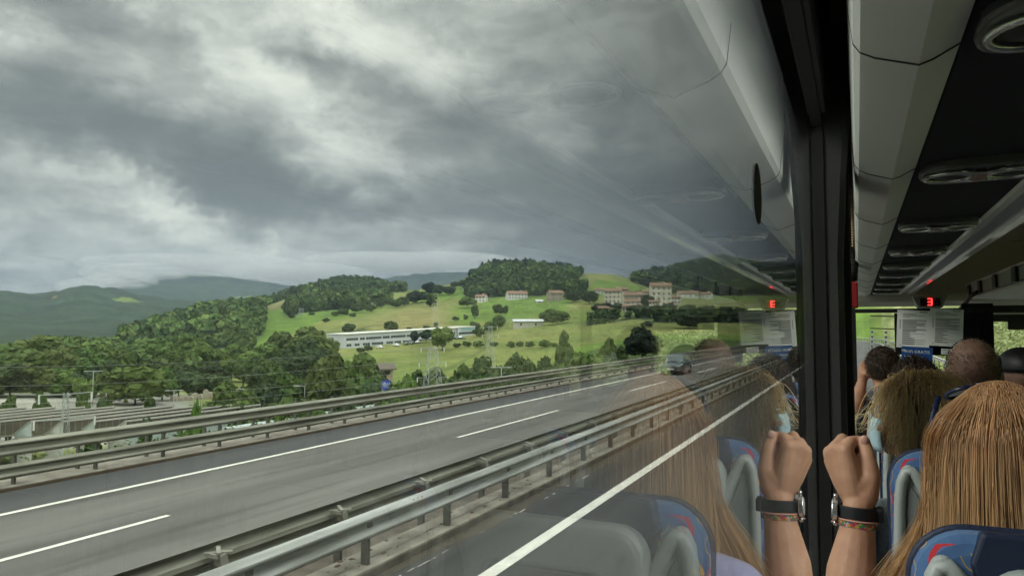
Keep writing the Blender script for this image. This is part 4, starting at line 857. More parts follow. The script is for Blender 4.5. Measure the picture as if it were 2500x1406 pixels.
# ---- woods seen as one mass on the hills
def wood(label, cond, n, rr, thr, mats, hgt=(7, 13), seed=0, kind='broad'):
    g = np.random.default_rng(seed); vars_ = [unit_crown(300+i, 9, 150, .23, conic=.8 if kind == 'cone' else 0) for i in range(5)]
    X, Y = [], []
    while len(X) < n:
        u = g.uniform(cond[0], cond[1], 4000); r = np.exp(g.uniform(math.log(rr[0]), math.log(rr[1]), 4000)); a = (u-1250)/FPX; th = _yaw-np.arctan(a)
        x = -np.sin(th)*r; y = np.cos(th)*r; ok = forest_mask(x, y) > thr; X += list(x[ok]); Y += list(y[ok])
    X = np.array(X[:n]); Y = np.array(Y[:n]); Zg = ground_h(X, Y); VV, FF, TT = [], [], []; off = 0
    for i in range(n):
        V, F = vars_[i % 5]; h = g.uniform(*hgt); w = h*(g.uniform(.30, .48) if kind != 'cone' else .22); a = g.uniform(0, 6.28); c, s = math.cos(a), math.sin(a)
        q = np.stack([(V[:, 0]*c-V[:, 1]*s)*w+X[i], (V[:, 0]*s+V[:, 1]*c)*w+Y[i], V[:, 2]*h/1.95+Zg[i]-h*.08], 1); VV.append(q); FF.append(F+off); off += len(V)
        TT.append(np.repeat(np.clip(np.array(mats[g.integers(len(mats))])*g.uniform(.6, 1.5)*(1+.25*math.sin(X[i]/37)*math.cos(Y[i]/53)), 0, 1)[None], len(V), 0))
    m = mat('wood_leaves', (1, 1, 1), .8, attr='tone', spec=.2); m.node_tree.links.new
    o = npmesh('woods', np.vstack(VV), np.vstack(FF), m); c = np.vstack(TT)
    a_ = o.data.color_attributes.new('tone', 'FLOAT_COLOR', 'POINT'); a_.data.foreach_set('color', np.hstack([c, np.ones((len(c), 1))]).astype(np.float32).ravel())
    n_ = m.node_tree.nodes; l_ = m.node_tree.links; at = [x for x in n_ if x.type == 'ATTRIBUTE'][0]; l_.new(at.outputs['Color'], n_['Principled BSDF'].inputs['Base Color'])
    tag(o, label, None, None, 'stuff'); return o
G_, D_, P_, O_ = (.066, .108, .028), (.040, .070, .022), (.018, .034, .018), (.076, .108, .030)
wood('broadleaf wood over the low hill on the left', (300, 660), 1500, (500, 960), .5, [G_, D_, G_, O_], (6, 17), 1)
wood('broken woods across the middle hill', (560, 1060), 1600, (560, 1300), .5, [G_, D_, O_, D_], (6, 16), 2)
wood('dark pines along the top of the steep hill', (1150, 1430), 900, (850, 1250), .5, [P_, (.024, .042, .020), D_, (.014, .028, .016)], (6, 15), 3, 'cone')
wood('broadleaf trees in the hollows of the steep hill', (1130, 1440), 700, (630, 860), .4, [G_, D_, G_], (8, 13), 6)
wood('trees between the village gardens', (1430, 1900), 120, (300, 480), .5, [D_, G_, D_], (4, 7), 8)
wood('valley wood between the fields', (100, 650), 600, (240, 520), .5, [G_, D_, O_, (.09, .13, .03)], (6, 10), 4)
wood('woods behind the village', (1450, 2050), 900, (480, 1400), .5, [D_, P_, G_], (9, 15), 5)
# ---- scrub on the bank of the barrier and on the cutting to the right
def scrub(label, n, fx, size, mtl, seed, hgt=.6):
    g = np.random.default_rng(seed); x, y = fx(g, n); z = ground_h(x, y) + g.uniform(0, 1, n)**1.3*hgt*(.4+1.2*np.clip(fbm(x/2.2, y/2.2, 3, seed)+.35, 0, 1)*2)
    P = np.stack([x, y, z], 1); d = g.normal(size=(n, 3)); d[:, 2] = abs(d[:, 2])+.3; d /= np.linalg.norm(d, axis=1, keepdims=True); a = np.cross(d, g.normal(size=(n, 3))); a /= np.linalg.norm(a, axis=1, keepdims=True); b = np.cross(d, a); s = size*g.uniform(.5, 1.4, (n, 1))
    V = np.stack([P-a*s, P-b*s*.5, P+a*s, P+b*s*.5], 1).reshape(-1, 3); o = npmesh('undergrowth', V, np.arange(n*4).reshape(-1, 4), mtl); tag(o, label, None, None, 'stuff'); return o
SCR = mat('scrub_leaf', (.085, .125, .035), .8, col2=(.05, .08, .022), scale=.5, trans=.2); SCRY = mat('bank_leaf', (.27, .31, .13), .8, col2=(.16, .20, .07), scale=.6, trans=.25)
scrub('green brambles spilling over the slope below the barrier', 60000, lambda g, n: (-(18.6+g.uniform(0, 1, n)**1.4*14), g.uniform(4, 90, n)), .07, SCR, 61, .8)
scrub('bright leafy undergrowth covering the cutting ahead and on the right', 60000, lambda g, n: (7.5+g.uniform(0, 1, n)**1.2*26, g.uniform(2, 110, n)), .16, SCRY, 62, .7)
def bushrow():
    for k, (u, r, vt, w, m) in enumerate(((470, 42, 985, 70, 'leaf_lime'), (415, 40, 1000, 60, 'leaf_lime'), (360, 36, 1030, 80, 'leaf_green'), (520, 34, 1050, 90, 'leaf_green'), (250, 30, 1080, 110, 'leaf_green'), (100, 28, 1110, 120, 'leaf_green'), (610, 36, 1040, 80, 'leaf_lime'), (700, 60, 990, 60, 'leaf_lime'))):
        T_('roadside_shrub', 'loose green shrub, {n} from the left right behind the double barrier', u, r, vt, w, 'bush', m, 'shrubs on the slope behind the double barrier', 'shrub', low=.0)
bushrow()
# ================================================================== BUILDINGS
WALLW = mat('render_white', (.66, .65, .62), .8, col2=(.55, .54, .50), scale=.6); TILE = mat('roof_tile', (.23, .13, .085), .85, col2=(.14, .09, .06), scale=.8); STONE = mat('stone_wall', (.32, .28, .22), .9, col2=(.22, .19, .15), scale=.9)
WIN = mat('window_dark', (.03, .035, .04), .15); PANEL = mat('works_cladding', (.48, .50, .53), .6, col2=(.43, .45, .48), scale=.2); PANELD = mat('works_dark', (.10, .11, .12), .5)
def frame_at(u, v, r, face=0.0):                          # local axes: x to the right seen from the coach, y away from it
    p = PR(u, v, r); th = math.atan2(p.x, p.y); return p, Matrix.Translation(p) @ Matrix.Rotation(-th+face, 4, 'Z')
def house(name, label, u, v, wpx, hpx, rhpx, wall, face=0.0, storeys=2, cols=4, cat='house', group=None, roof=None, chimney=True, r=None, dd=.65):
    r = r or hit(u, v); k = zc_at(u, r)/FPX; w = wpx*k; h = hpx*k; rh = rhpx*k; d = w*dd
    p, Tm = frame_at(u, v, r, face); t = empty(name, (0, 0, 0)); t.matrix_world = Tm; tag(t, label, cat, group)
    MB().box(-w/2, w/2, 0, d, -4, h).build('wall', wall, t)
    rf = MB(); e = .5; rf.add([(-w/2-e, -e, h-.25), (w/2+e, -e, h-.25), (w/2+e, d/2, h+rh), (-w/2-e, d/2, h+rh), (w/2+e, d+e, h-.25), (-w/2-e, d+e, h-.25), (-w/2-e, -e, h-.0), (w/2+e, -e, h-.0), (w/2+e, d/2, h+rh+.25), (-w/2-e, d/2, h+rh+.25), (w/2+e, d+e, h-.0), (-w/2-e, d+e, h-.0)],
        [(6, 7, 8, 9), (9, 8, 10, 11), (0, 3, 2, 1), (3, 5, 4, 2), (0, 1, 7, 6), (5, 11, 10, 4), (0, 6, 9, 3), (3, 9, 11, 5), (1, 2, 8, 7), (2, 4, 10, 8)]); ro = rf.build('roof', roof or TILE, t)
    ga = MB(); ga.add([(-w/2, .01, h), (-w/2, d-.01, h), (-w/2, d/2, h+rh-.1), (w/2, .01, h), (w/2, d-.01, h), (w/2, d/2, h+rh-.1), (-w/2+.2, .01, h), (-w/2+.2, d-.01, h), (-w/2+.2, d/2, h+rh-.1), (w/2-.2, .01, h), (w/2-.2, d-.01, h), (w/2-.2, d/2, h+rh-.1)], [(0, 2, 1), (3, 4, 5), (6, 7, 8), (9, 11, 10), (0, 6, 8, 2), (2, 8, 7, 1), (3, 5, 11, 9), (5, 4, 10, 11)]); ga.build('gable', wall, t)
    if chimney: MB().box(w*.18, w*.18+.8, d*.4, d*.4+.8, h+rh*.5, h+rh+1.0).build('chimney', wall, ro)
    for s_ in range(storeys):
        for c_ in range(cols):
            x = -w/2+w*(c_+.5)/cols; z = h*(s_+.35)/storeys; MB().box(x-.5, x+.5, -.05, .1, z, z+1.25).build('window', WIN, t)
    for s_ in range(storeys): MB().box(-w/2-.05, -w/2+.1, d*.4, d*.4+1, h*(s_+.35)/storeys, h*(s_+.35)/storeys+1.25).build('window', WIN, t); MB().box(w/2-.1, w/2+.05, d*.4, d*.4+1, h*(s_+.35)/storeys, h*(s_+.35)/storeys+1.25).build('window', WIN, t)
    return t
house('farmhouse', 'long white farmhouse with an orange tiled roof on the green slope', 1264, 731, 48, 14, 7, WALLW, R(12), 2, 6)
house('farmhouse', 'small white house with dark windows left of the long farmhouse', 1172, 738, 26, 14, 5, WALLW, R(-25), 2, 3)
house('farmhouse', 'brown stone farmhouse with a broken roof line right of the long farmhouse', 1360, 735, 36, 20, 6, STONE, R(24), 2, 2)
house('farm_shed', 'low pale shed in front of the brown stone farmhouse', 1317, 740, 16, 5, 3, WALLW, R(10), 1, 1, roof=PANEL, chimney=False)
house('hill_house', 'pale house on top of the far wooded hill', 826, 706, 17, 7, 3, WALLW, R(-20), 1, 2)
house('hill_house', 'little white house among trees on the hay coloured slope', 902, 748, 12, 5, 3, WALLW, 0, 1, 2); house('hill_house', 'white cottage under the big hill, half hidden by trees', 1135, 706, 12, 6, 3, WALLW, 0, 1, 2)
house('hill_house', 'pale flat-roofed house tucked beside the dark oaks of the slope', 1190, 722, 28, 16, 2, mat('grey_wall', (.40, .42, .42), .8), R(20), 2, 3)
CW = mat('cream_wall', (.50, .47, .38), .8); CW2 = mat('cream_wall_pale', (.56, .53, .44), .8)
house('village_block', 'tall cream block with rows of windows at the left end of the village', 1495, 752, 40, 42, 6, CW, R(-15), 4, 4, 'apartment block', dd=.8)
house('village_block', 'tall pale block rising above the red roofs in the middle of the village', 1615, 748, 50, 50, 8, CW2, R(10), 4, 4, 'apartment block', dd=.6)
house('village_house', 'long low house with a rust red roof left of the pale village block', 1548, 730, 50, 10, 8, STONE, R(20), 1, 4); house('village_house', 'brown roofed house between the two tall blocks, lower on the slope', 1545, 744, 60, 8, 6, WALLW, R(-10), 1, 5)
house('village_house', 'white house with a shallow roof directly right of the pale block', 1650, 742, 24, 16, 5, WALLW, R(15), 2, 3); house('village_house', 'house with wide red roof at the right end of the village', 1680, 728, 50, 12, 6, WALLW, R(5), 1, 4); house('village_house', 'small white cottage beyond the red roofs, nearest the pillar', 1722, 730, 26, 12, 5, WALLW, R(-20), 1, 2)
for lab, u, v, w_, h_, rh_, wl in (('tiny white house at the top left of the village', 1462, 718, 22, 10, 4, WALLW), ('brown roofed house peeping over the cream block', 1520, 716, 30, 10, 5, STONE), ('small ochre house between red roofs', 1578, 722, 20, 10, 4, CW), ('narrow pale annexe against the foot of the pale block', 1596, 756, 22, 20, 3, CW2), ('grey house on the right of the pale block, lower down', 1640, 758, 26, 14, 4, STONE), ('low garage row under the long red roof', 1572, 750, 40, 6, 2, STONE), ('white gabled house above the village on the right', 1668, 712, 20, 9, 4, WALLW), ('cream house half behind garden trees, centre of the village', 1530, 760, 24, 12, 4, CW), ('stone house with a brown roof at the lower edge of the village', 1475, 764, 26, 12, 4, STONE), ('little pale house on the ridge to the right of the village', 1705, 716, 18, 8, 3, CW2)): house('village_house', lab, u, v, w_, h_, rh_, wl, R(random.uniform(-30, 30)), 2, 3)
house('barn', 'long low pale barn on the meadow with a white roof edge', 1290, 800, 72, 16, 4, mat('barn_wall', (.42, .40, .34), .85), R(6), 1, 2, 'barn', roof=PANEL, chimney=False, dd=.3)
house('stone_hut', 'small tumbledown stone hut between the thicket and the pylon', 945, 922, 30, 22, 10, mat('hut_stone', (.42, .34, .24), .9, col2=(.30, .24, .17), scale=2), R(25), 1, 1, 'hut', chimney=False, roof=mat('hut_roof', (.12, .10, .085), .9), r=122)
# the long two storey works
pa = _wa; pb = _wb; dv = pb-pa; Lw = Vector((dv.x, dv.y, 0)).length; ang = math.atan2(dv.y, dv.x); til = math.atan2(dv.z, Lw)
wk = empty('works_building', (0, 0, 0)); wk.matrix_world = Matrix.Translation(pa) @ Matrix.Rotation(ang, 4, 'Z') @ Matrix.Rotation(-til, 4, 'Y'); tag(wk, 'long two-storey grey-white works with two strips of windows on the hillside meadow', 'factory')
HW = 7.2
MB().box(0, Lw*.85, 0, 22, -3, HW).build('wall', PANEL, wk); MB().box(-.5, Lw*.85, -.6, 22, HW+.01, HW+.45).build('roof', WALLW, wk); MB().box(Lw*.853, Lw, -1.2, 20, -3, HW+.3).build('wall', PANEL, wk); MB().box(Lw*.853, Lw+.3, -1.5, 20, HW+.31, HW+.7).build('roof', WALLW, wk)
random.seed(5)
for z0 in (1.0, 4.0):
    x = 1.0
    while x < Lw*.83:
        w_ = random.choice([4.0, 6.5, 2.6, 9.0]); w_ = min(w_, Lw*.84-x); MB().box(x, x+w_, -.06, .1, z0, z0+1.25).build('window', WIN, wk)
        k = x+1.3
        while k < x+w_-.4: MB().box(k-.06, k+.06, -.09, -.061, z0, z0+1.25).build('mullion', PANEL, wk); k += 1.3
        x += w_+random.choice([.8, 1.2, 2.0])
MB().box(Lw*.86, Lw-.6, -1.26, -1.1, 3.6, 4.8).build('window', WIN, wk); MB().box(Lw*.87, Lw-.6, -1.26, -1.1, -.6, .6).build('window', WIN, wk)
text('sign_lettering', 'SIEMENS', 2.5, mat('sign_teal', (.05, .30, .36), .5), wk, (Lw*.938, -1.26, 6.2), (R(90), 0, 0), .02)
MB().box(.9, 3.6, -.14, -.061, 2.7, 3.5).build('name_board', WALLW, wk)
# sawtooth sheds below the motorway
SHW = mat('shed_white', (.44, .43, .38), .7, col2=(.33, .325, .285), scale=.35, detail=8); SHG = mat('shed_cladding', (.36, .41, .39), .7, col2=(.30, .35, .33), scale=.5); LOUV = mat('louvre_brown', (.10, .085, .065), .8, col2=(.06, .05, .04), scale=.8, stretch=(1, .3, 4)); ROOFG = mat('shed_roof', (.24, .215, .17), .85, col2=(.15, .135, .105), scale=.4, detail=8)
shed = empty('factory_hall', (0, 0, 0)); tag(shed, 'factory hall with a long sawtooth roof, brown louvres and pale gable ends below the motorway', 'factory')
zr, ze = -7.0, -8.75
for k in range(22):
    dX = 3.1*k; xr = -73 - dX; y0 = 56.4-.48*dX; y1 = 76.5-.68*dX+.002*dX*dX; xl = xr-3.1
    if y1 < y0+3: y1 = y0+3
    MB().prism([(xl+.06, ze+.12), (xr-.12, zr-.05), (xr-.12, zr+.03), (xl+.06, ze+.20)], y0, y1).build('roof_slope', ROOFG, shed)
    MB().box(xr-.12, xr-.05, y0+.1, y1-.1, ze+.15, zr-.14).build('louvre_band', LOUV, shed); sl_ = MB(); y = y0+.5
    while y < y1: sl_.box(xr-.049, xr-.02, y, y+.05, ze+.15, zr-.14); y += .8
    tag(sl_.build('louvre_post', ROOFG, shed), kind='stuff')
    MB().box(xr-.12, xr+.02, y0, y1, zr-.13, zr+.05).build('ridge_flashing', SHW, shed); MB().box(xr-.10, xr+.05, y0, y1, ze-.05, ze+.14).build('gutter', ROOFG, shed)
    for yy in (y0-.06, y1): MB().prism([(xl+.06, ze), (xr-.05, ze), (xr-.05, zr+.05), (xl+.06, ze+.18)], yy, yy+.06).build('gable', SHG if k % 2 else SHW, shed); MB().tube([(xl+.06, yy-.03, ze+.2), (xr-.04, yy-.03, zr+.07), (xr-.04, yy-.03, ze+.05)], .05, 5).build('trim', SHW, shed)
    MB().box(xl+.06, xr-.06, y0, y0+.1, -14.5, ze-.01).build('wall', SHW, shed)
MB().box(-73.1, -72.95, 56.4, 76.5, -14.5, ze-.06).build('wall', SHG, shed)
an = empty('annex', (0, 0, 0)); tag(an, 'low flat-roofed cream annex in front of the sawtooth gables', 'annex'); MB().box(-112, -81, 40, 46, -14.5, -10.2).build('wall', SHG, an); MB().box(-112.5, -80.5, 39.5, 46.2, -10.19, -9.8).build('roof', SHW, an)
wh = empty('warehouse', (0, 0, 0)); tag(wh, 'white ribbed warehouse with dark bays seen between the posts of the far barrier', 'warehouse')
MB().box(-66, -40, 64, 112, -14.5, -8.6).build('wall', SHW, wh); MB().box(-66.4, -39.6, 63.6, 112.4, -8.59, -8.2).build('roof', SHG, wh)
for y in np.arange(66, 111, 3.2): MB().box(-39.99, -39.9, y, y+2.4, -13, -9.4).build('bay', WIN, wh); MB().box(-39.99, -39.8, y-.45, y-.15, -14, -8.61).build('pilaster', WALLW, wh)
hs = empty('shed', (0, 0, 0)); tag(hs, 'small pale-roofed shed on the slope just under the far barrier', 'shed'); MB().box(-34, -27, 36, 44, -12.5, -6.8).build('wall', SHG, hs); MB().prism([(-34.4, -6.79), (-26.6, -6.79), (-26.6, -6.5), (-34.4, -5.9)], 35.6, 44.4).build('roof', SHW, hs)
# stone slabs in the yard, ground stripes
random.seed(9)
for i in range(9):
    u = 425+i*13; p = PR(u, 945, 176+i*1.0); w_ = random.uniform(1.0, 2.2); h_ = random.uniform(1.0, 2.4); z0 = float(ground_h(p.x, p.y))
    m = MB(); m.prism([(-w_/2, 0), (w_/2, 0), (w_*.42, h_*.7), (w_*.1, h_), (-w_*.35, h_*.85)], -.4, .4); o = m.build('rock_slab', STONE, bevel=.1); o.location = (p.x, p.y, z0-.05); o.rotation_euler = (0, 0, random.uniform(-.5, .5)+R(40)); tag(o, 'upright grey stone slab at the back of the gravel yard', 'stone slab', 'stone slabs at the back of the gravel yard')
# ================================================================== STREET FURNITURE AND LINES
def lamp(u, vtop, r, label, arm=2.2, two=True):
    p = PR(u, vtop, r); zg = float(ground_h(p.x, p.y)); t = empty('street_lamp', (p.x, p.y, zg), -math.atan2(p.x, p.y)); tag(t, label, 'street lamp'); h = p.z-zg
    MB().tube([(0, 0, 0), (0, 0, h)], [.085, .05], 8).build('pole', GALV, t, smooth=True)
    MB().tube([(-arm/2 if two else 0, 0, h), (arm/2, 0, h)], .05, 6).build('arm', GALV, t)
    for x in ((-arm/2, arm/2) if two else (arm/2,)): MB().box(x-.45, x+.45, -.18, .18, h-.05, h+.07).build('lamp_head', GALV, t, bevel=.03)
lamp(573, 950, 118, 'twin-armed street lamp rising from the thicket left of the tall tree'); lamp(744, 942, 112, 'twin-armed street lamp in front of the broad dark trees'); lamp(1224, 897, 105, 'street lamp above the barrier right of the lattice pylon'); lamp(228, 906, 165, 'street lamp at the far side of the gravel yard'); lamp(933, 936, 116, 'short-armed street lamp beside the blue road sign'); lamp(425, 953, 150, 'thin street lamp in the gravel yard near the stone slabs')
sp_ = PR(943, 945, 113); sg_ = empty('road_sign', sp_, -math.atan2(sp_.x, sp_.y)); tag(sg_, 'blue road sign with white letters on two posts behind the barrier', 'road sign')
k = zc_at(943, 113)/FPX; MB().box(-9.5*k, 9.5*k, -.04, .04, -7*k, 17*k).build('panel', mat('sign_blue', (.02, .05, .28), .5), sg_, bevel=.01); text('lettering', 'ZLU', 9.5*k, WHITEI, sg_, (0, -.045, 8*k), (R(90), 0, 0), .002)
MB().box(-7*k, 7*k, -.05, -.041, 1.4*k, 2.1*k).build('stroke', WHITEI, sg_)
for x in (-6*k, 6*k): MB().tube([(x, .08, -7*k-6), (x, .08, 12*k)], .06, 6).build('post', GALV, sg_)
LAT = mat('lattice_steel', (.38, .40, .40), .5, metal=.4)
def pylon(u, vtop, vbot, r, label, base=2.6, arms=3):
    tk = .5 if r < 70 else .85
    p = PR(u, vbot, r); q = PR(u, vtop, r); h = q.z-p.z; t = empty('lattice_pylon', p, -math.atan2(p.x, p.y)+R(20)); tag(t, label, 'pylon')
    zg = float(ground_h(p.x, p.y))-p.z; m = MB(); f = lambda z: base*(1-.78*(z-zg)/(h-zg))/2; C4 = ((1, 1), (1, -1), (-1, -1), (-1, 1)); n = 11; zs = [zg+(h-zg)*(1-(1-i/n)**1.15) for i in range(n+1)]
    for cx_, cy2 in C4: m.tube([(cx_*f(zg), cy2*f(zg), zg), (cx_*f(h), cy2*f(h), h)], .04*tk, 4)
    for i in range(n):
        a, b = zs[i], zs[i+1]
        for k in range(4): (x0, y0), (x1, y1) = C4[k], C4[(k+1) % 4]; m.tube([(x0*f(a), y0*f(a), a), (x1*f(b), y1*f(b), b)], .022*tk, 3); m.tube([(x1*f(a), y1*f(a), a), (x0*f(b), y0*f(b), b)], .022*tk, 3)
    m.build('tower', LAT, t); tips = []
    for j in range(arms):
        z = h*.96-j*(h-zg)*.13
        for s in (-1, 1): MB().tube([(s*f(z), 0, z), (s*(1.6+.25*j), 0, z+.05)], .045, 4).build('crossarm', LAT, t); MB().tube([(s*(1.6+.25*j), 0, z+.05), (s*(1.6+.25*j), 0, z-.55)], .06, 6).build('insulator', WALLW, t)
        tips.append(z)
    return t
pylon(1056, 846, 946, 98, 'tall lattice pylon rising above the barrier in the middle of the view', 4.0); pylon(158, 958, 1062, 58, 'small lattice pylon before the sawtooth gables', 1.1, 2); pylon(1197, 795, 868, 160, 'thin lattice pylon on the lower field', 2.6, 2); pylon(1063, 738, 800, 420, 'distant lattice pylon on the hay coloured slope', 5, 2); pylon(735, 752, 790, 640, 'distant lattice pylon on the wooded slope', 6, 2)
WIRE = mat('wire', (.30, .31, .31), .5, metal=.3)
for i, (pts, r) in enumerate(((((-80, 897), (260, 892), (640, 877), (1056, 850)), 92), (((-80, 944), (260, 936), (640, 913), (1056, 876)), 90), (((-80, 990), (300, 975), (640, 948), (1056, 902)), 88), (((-80, 1020), (300, 998), (640, 968), (1056, 925)), 86))):
    P = [PR(u, v, r) for u, v in pts]; c = smooth_path(np.array([[list(p) for p in P]]), 24)[0]; o = MB().tube([tuple(p) for p in c], .016, 4).build('power_line', WIRE)
    tag(o, ['topmost power line sagging across the valley to the tall pylon', 'second power line from the top, crossing the dark trees', 'third power line from the top, running over the yard', 'lowest power line, just above the barrier'][i], 'power line')
# ================================================================== THE ONCOMING CAR
PAINTC = mat('car_paint', (.065, .095, .10), .25, metal=.45, col2=(.055, .085, .09), scale=3, coat=1.0); CGL = mat('car_glass', (.20, .235, .23), .08, metal=.6); LAMPM = mat('lamp_glass', (.62, .64, .62), .12, metal=.5); TYRE = mat('tyre', (.012, .012, .012), .85); PLATE = mat('plate', (.7, .7, .66), .5)
def loft(rows, cap=True):                                # rows: list of (y, list of (x, z)) half outline -> full body
    m = MB(); v = []; f = []; n = 2*len(rows[0][1])
    for y, h in rows: v += [(x, y+dy, z) for x, z, dy in h] + [(-x, y+dy, z) for x, z, dy in h[::-1]]
    for i in range(len(rows)-1):
        for k in range(n): q = (k+1) % n; f.append((i*n+k, (i+1)*n+k, (i+1)*n+q, i*n+q))
    f.append(tuple(range(n))); f.append(tuple(range(n*len(rows)-1, n*(len(rows)-1)-1, -1)))
    return m.add(v, f)
def sec(w, zb, zs, zt): return [(w*.90, zb, 0), (w*.985, zb+.10, 0), (w, (zb+zs)*.5, 0), (w*.97, zs-.04, 0), (w*.90, zt, 0), (w*.45, zt+.025, 0)]
car = empty('hatchback_car', (0, 0, 0)); tag(car, 'dark teal hatchback driving towards us in the opposite carriageway', 'car')
body = loft([(-2.16, sec(.66, .36, .58, .60)), (-2.10, sec(.76, .26, .66, .68)), (-1.95, sec(.84, .20, .74, .76)), (-1.5, sec(.88, .19, .84, .84)), (-.75, sec(.89, .19, .93, .94)), (-.2, sec(.89, .19, .95, .97)), (.8, sec(.89, .19, .97, .98)), (1.6, sec(.88, .21, .97, .99)), (2.05, sec(.82, .24, .95, .97)), (2.18, sec(.74, .36, .90, .92))]).build('body', PAINTC, car, smooth=True, angle=35)
def gsec(w0, w1, z0, z1): return [(w0, z0, 0), (w0*.985, z0+.03, 0), ((w0+w1)/2+.02, (z0+z1)/2, 0), (w1, z1-.03, 0), (w1*.93, z1, 0), (w1*.5, z1+.02, 0)]
loft([(-.98, gsec(.70, .68, .90, .93)), (-.55, gsec(.78, .66, .93, 1.22)), (-.10, gsec(.80, .62, .95, 1.46)), (.5, gsec(.81, .63, .96, 1.50)), (1.2, gsec(.80, .61, .96, 1.44)), (1.95, gsec(.74, .60, .95, 1.08))]).build('cabin', PAINTC, car, smooth=True, angle=35)
ws = MB(); ws.add([(-.68, -.985, .945), (.68, -.985, .945), (.575, -.20, 1.435), (-.575, -.20, 1.435), (-.68, -.955, .935), (.68, -.955, .935), (.575, -.17, 1.42), (-.575, -.17, 1.42)], [(0, 1, 2, 3), (4, 7, 6, 5), (0, 4, 5, 1), (1, 5, 6, 2), (2, 6, 7, 3), (3, 7, 4, 0)]); ws.build('windscreen', CGL, car)
for s in (-1, 1):
    for (ya, yb, yc, yd, nm) in ((-.60, .22, .22, -.16, 'side_window'), (.30, 1.15, 1.02, .30, 'side_window'), (1.22, 1.62, 1.30, 1.10, 'side_window')):
        P = [(s*.802, ya, .99), (s*.812, yb, 1.0), (s*.665, yc, 1.40), (s*.665, yd, 1.38)]; P2 = [(x-s*.02, y, z) for x, y, z in P]; MB().add(P+P2, [(0, 1, 2, 3), (7, 6, 5, 4), (0, 4, 5, 1), (1, 5, 6, 2), (2, 6, 7, 3), (3, 7, 4, 0)]).build(nm, CGL, car)
    hl = MB(); hl.add([(s*.42, -2.125, .60), (s*.80, -1.93, .62), (s*.83, -1.80, .80), (s*.50, -2.00, .72), (s*.42, -2.05, .60), (s*.80, -1.86, .62), (s*.83, -1.74, .80), (s*.50, -1.93, .72)], [(0, 1, 2, 3), (7, 6, 5, 4), (0, 4, 5, 1), (1, 5, 6, 2), (2, 6, 7, 3), (3, 7, 4, 0)]); hl.build('headlight', LAMPM, car)
    MB().box(s*.58-.10, s*.58+.10, -2.16, -2.09, .34, .42).build('fog_lamp', LAMPM, car, bevel=.01); mi_ = MB().box(s*.98-.12, s*.98+.10, -.62, -.50, .97, 1.10).build('mirror', PAINTC, car, bevel=.03)
    MB().box(s*.888-.012, s*.888+.012, .0, .16, .80, .83).build('door_handle', BLACK, car)
    MB().box(s*.895-.01, s*.895+.008, .255, .27, .30, .95).build('door_gap', BLACK, car)
    for y in (-1.35, 1.28):
        w = MB(); prof_ = [(.30, -.10), (.325, -.07), (.325, .07), (.30, .10)]; n = 24; v = []; f = []
        for i in range(n):
            a = 2*math.pi*i/n
            for rr_, x in prof_ + [(.20, .085), (.20, -.085)]: v.append((s*.80+x, y+rr_*math.cos(a), .325+rr_*math.sin(a)))
        for i in range(n):
            for k in range(6): f.append((i*6+k, ((i+1) % n)*6+k, ((i+1) % n)*6+(k+1) % 6, i*6+(k+1) % 6))
        wo_ = w.add(v, f).build('wheel', TYRE, car, smooth=True, angle=40); rm = MB()
        for i in range(5): a = 2*math.pi*i/5; rm.tube([(s*.875, y, .325), (s*.875, y+.19*math.cos(a), .325+.19*math.sin(a))], .028, 6)
        rm.tube([(s*.87, y+.20*math.cos(q), .325+.20*math.sin(q)) for q in np.linspace(0, 2*math.pi, 24)], .018, 6, False); rm.build('rim', CHROME, wo_, smooth=True)
        MB().box(s*.78-.06, s*.78+.115, y-.36, y+.36, .19, .66).build('wheel_arch', BLACK, car, bevel=.08)
MB().box(-.34, .34, -2.175, -2.10, .56, .665).build('grille', BLACK, car, bevel=.01); gl_ = MB(); gl_.tube([(-.36, -2.17, .67), (.36, -2.17, .67), (.28, -2.18, .55), (-.28, -2.18, .55), (-.36, -2.17, .67)], .010, 5); gl_.build('grille_frame', CHROME, car)
MB().sphere((0, -2.185, .61), (.075, .01, .032), 16, 8).build('badge', CHROME, car, smooth=True); MB().box(-.26, .26, -2.185, -2.165, .385, .49).build('number_plate', PLATE, car); MB().box(-.52, .52, -2.17, -2.10, .25, .33).build('lower_grille', BLACK, car, bevel=.01)
MB().box(-.55, .55, -2.19, -2.165, .505, .53).build('bumper_trim', BLACK, car); MB().tube([(-.5, -1.0, .955), (-.1, -.97, .965), (.3, -1.0, .955)], .012, 5).build('wiper', BLACK, car)
car.scale = (1, 1, 1.0); 
cp = PR(1652, 906, 62.5); car.location = (cp.x, cp.y, OPP+.012); car.scale = (1.0, 1.0, 1.08)
for i, (u, v, rot, c) in enumerate(((928, 851, 1.3, 'white'), (968, 846, 1.2, 'white'), (992, 842, .4, 'dark'), (1006, 840, .4, 'dark'), (1020, 838, .4, 'white'), (1110, 829, 1.4, 'dark'), (1128, 828, 1.4, 'dark'))):
    x = copy_tree(car); p = PR(u, 805, hit(u, v)); x.location = (p.x, p.y, float(ground_h(p.x, p.y))+.05); x.rotation_euler = (0, 0, rot); x.scale = (1, 1, 1)
    tag(x, ['white car parked alone left of the works forecourt', 'pale car parked halfway along the works front', 'dark car parked left of the two forecourt trees', 'dark car half under the forecourt trees', 'pale car right behind the forecourt trees', 'dark car left of the two by the end block of the works', 'dark car right of the two by the end block of the works'][i], 'car', 'cars parked at the works')
    if c == 'white':
        for ch in x.children:
            if ch.name.startswith(('body', 'cabin')):
                ch.data = ch.data.copy(); ch.data.materials[0] = WALLW
ORD = 'first second third fourth fifth sixth seventh eighth ninth tenth eleventh twelfth thirteenth fourteenth fifteenth sixteenth seventeenth eighteenth nineteenth twentieth'.split()
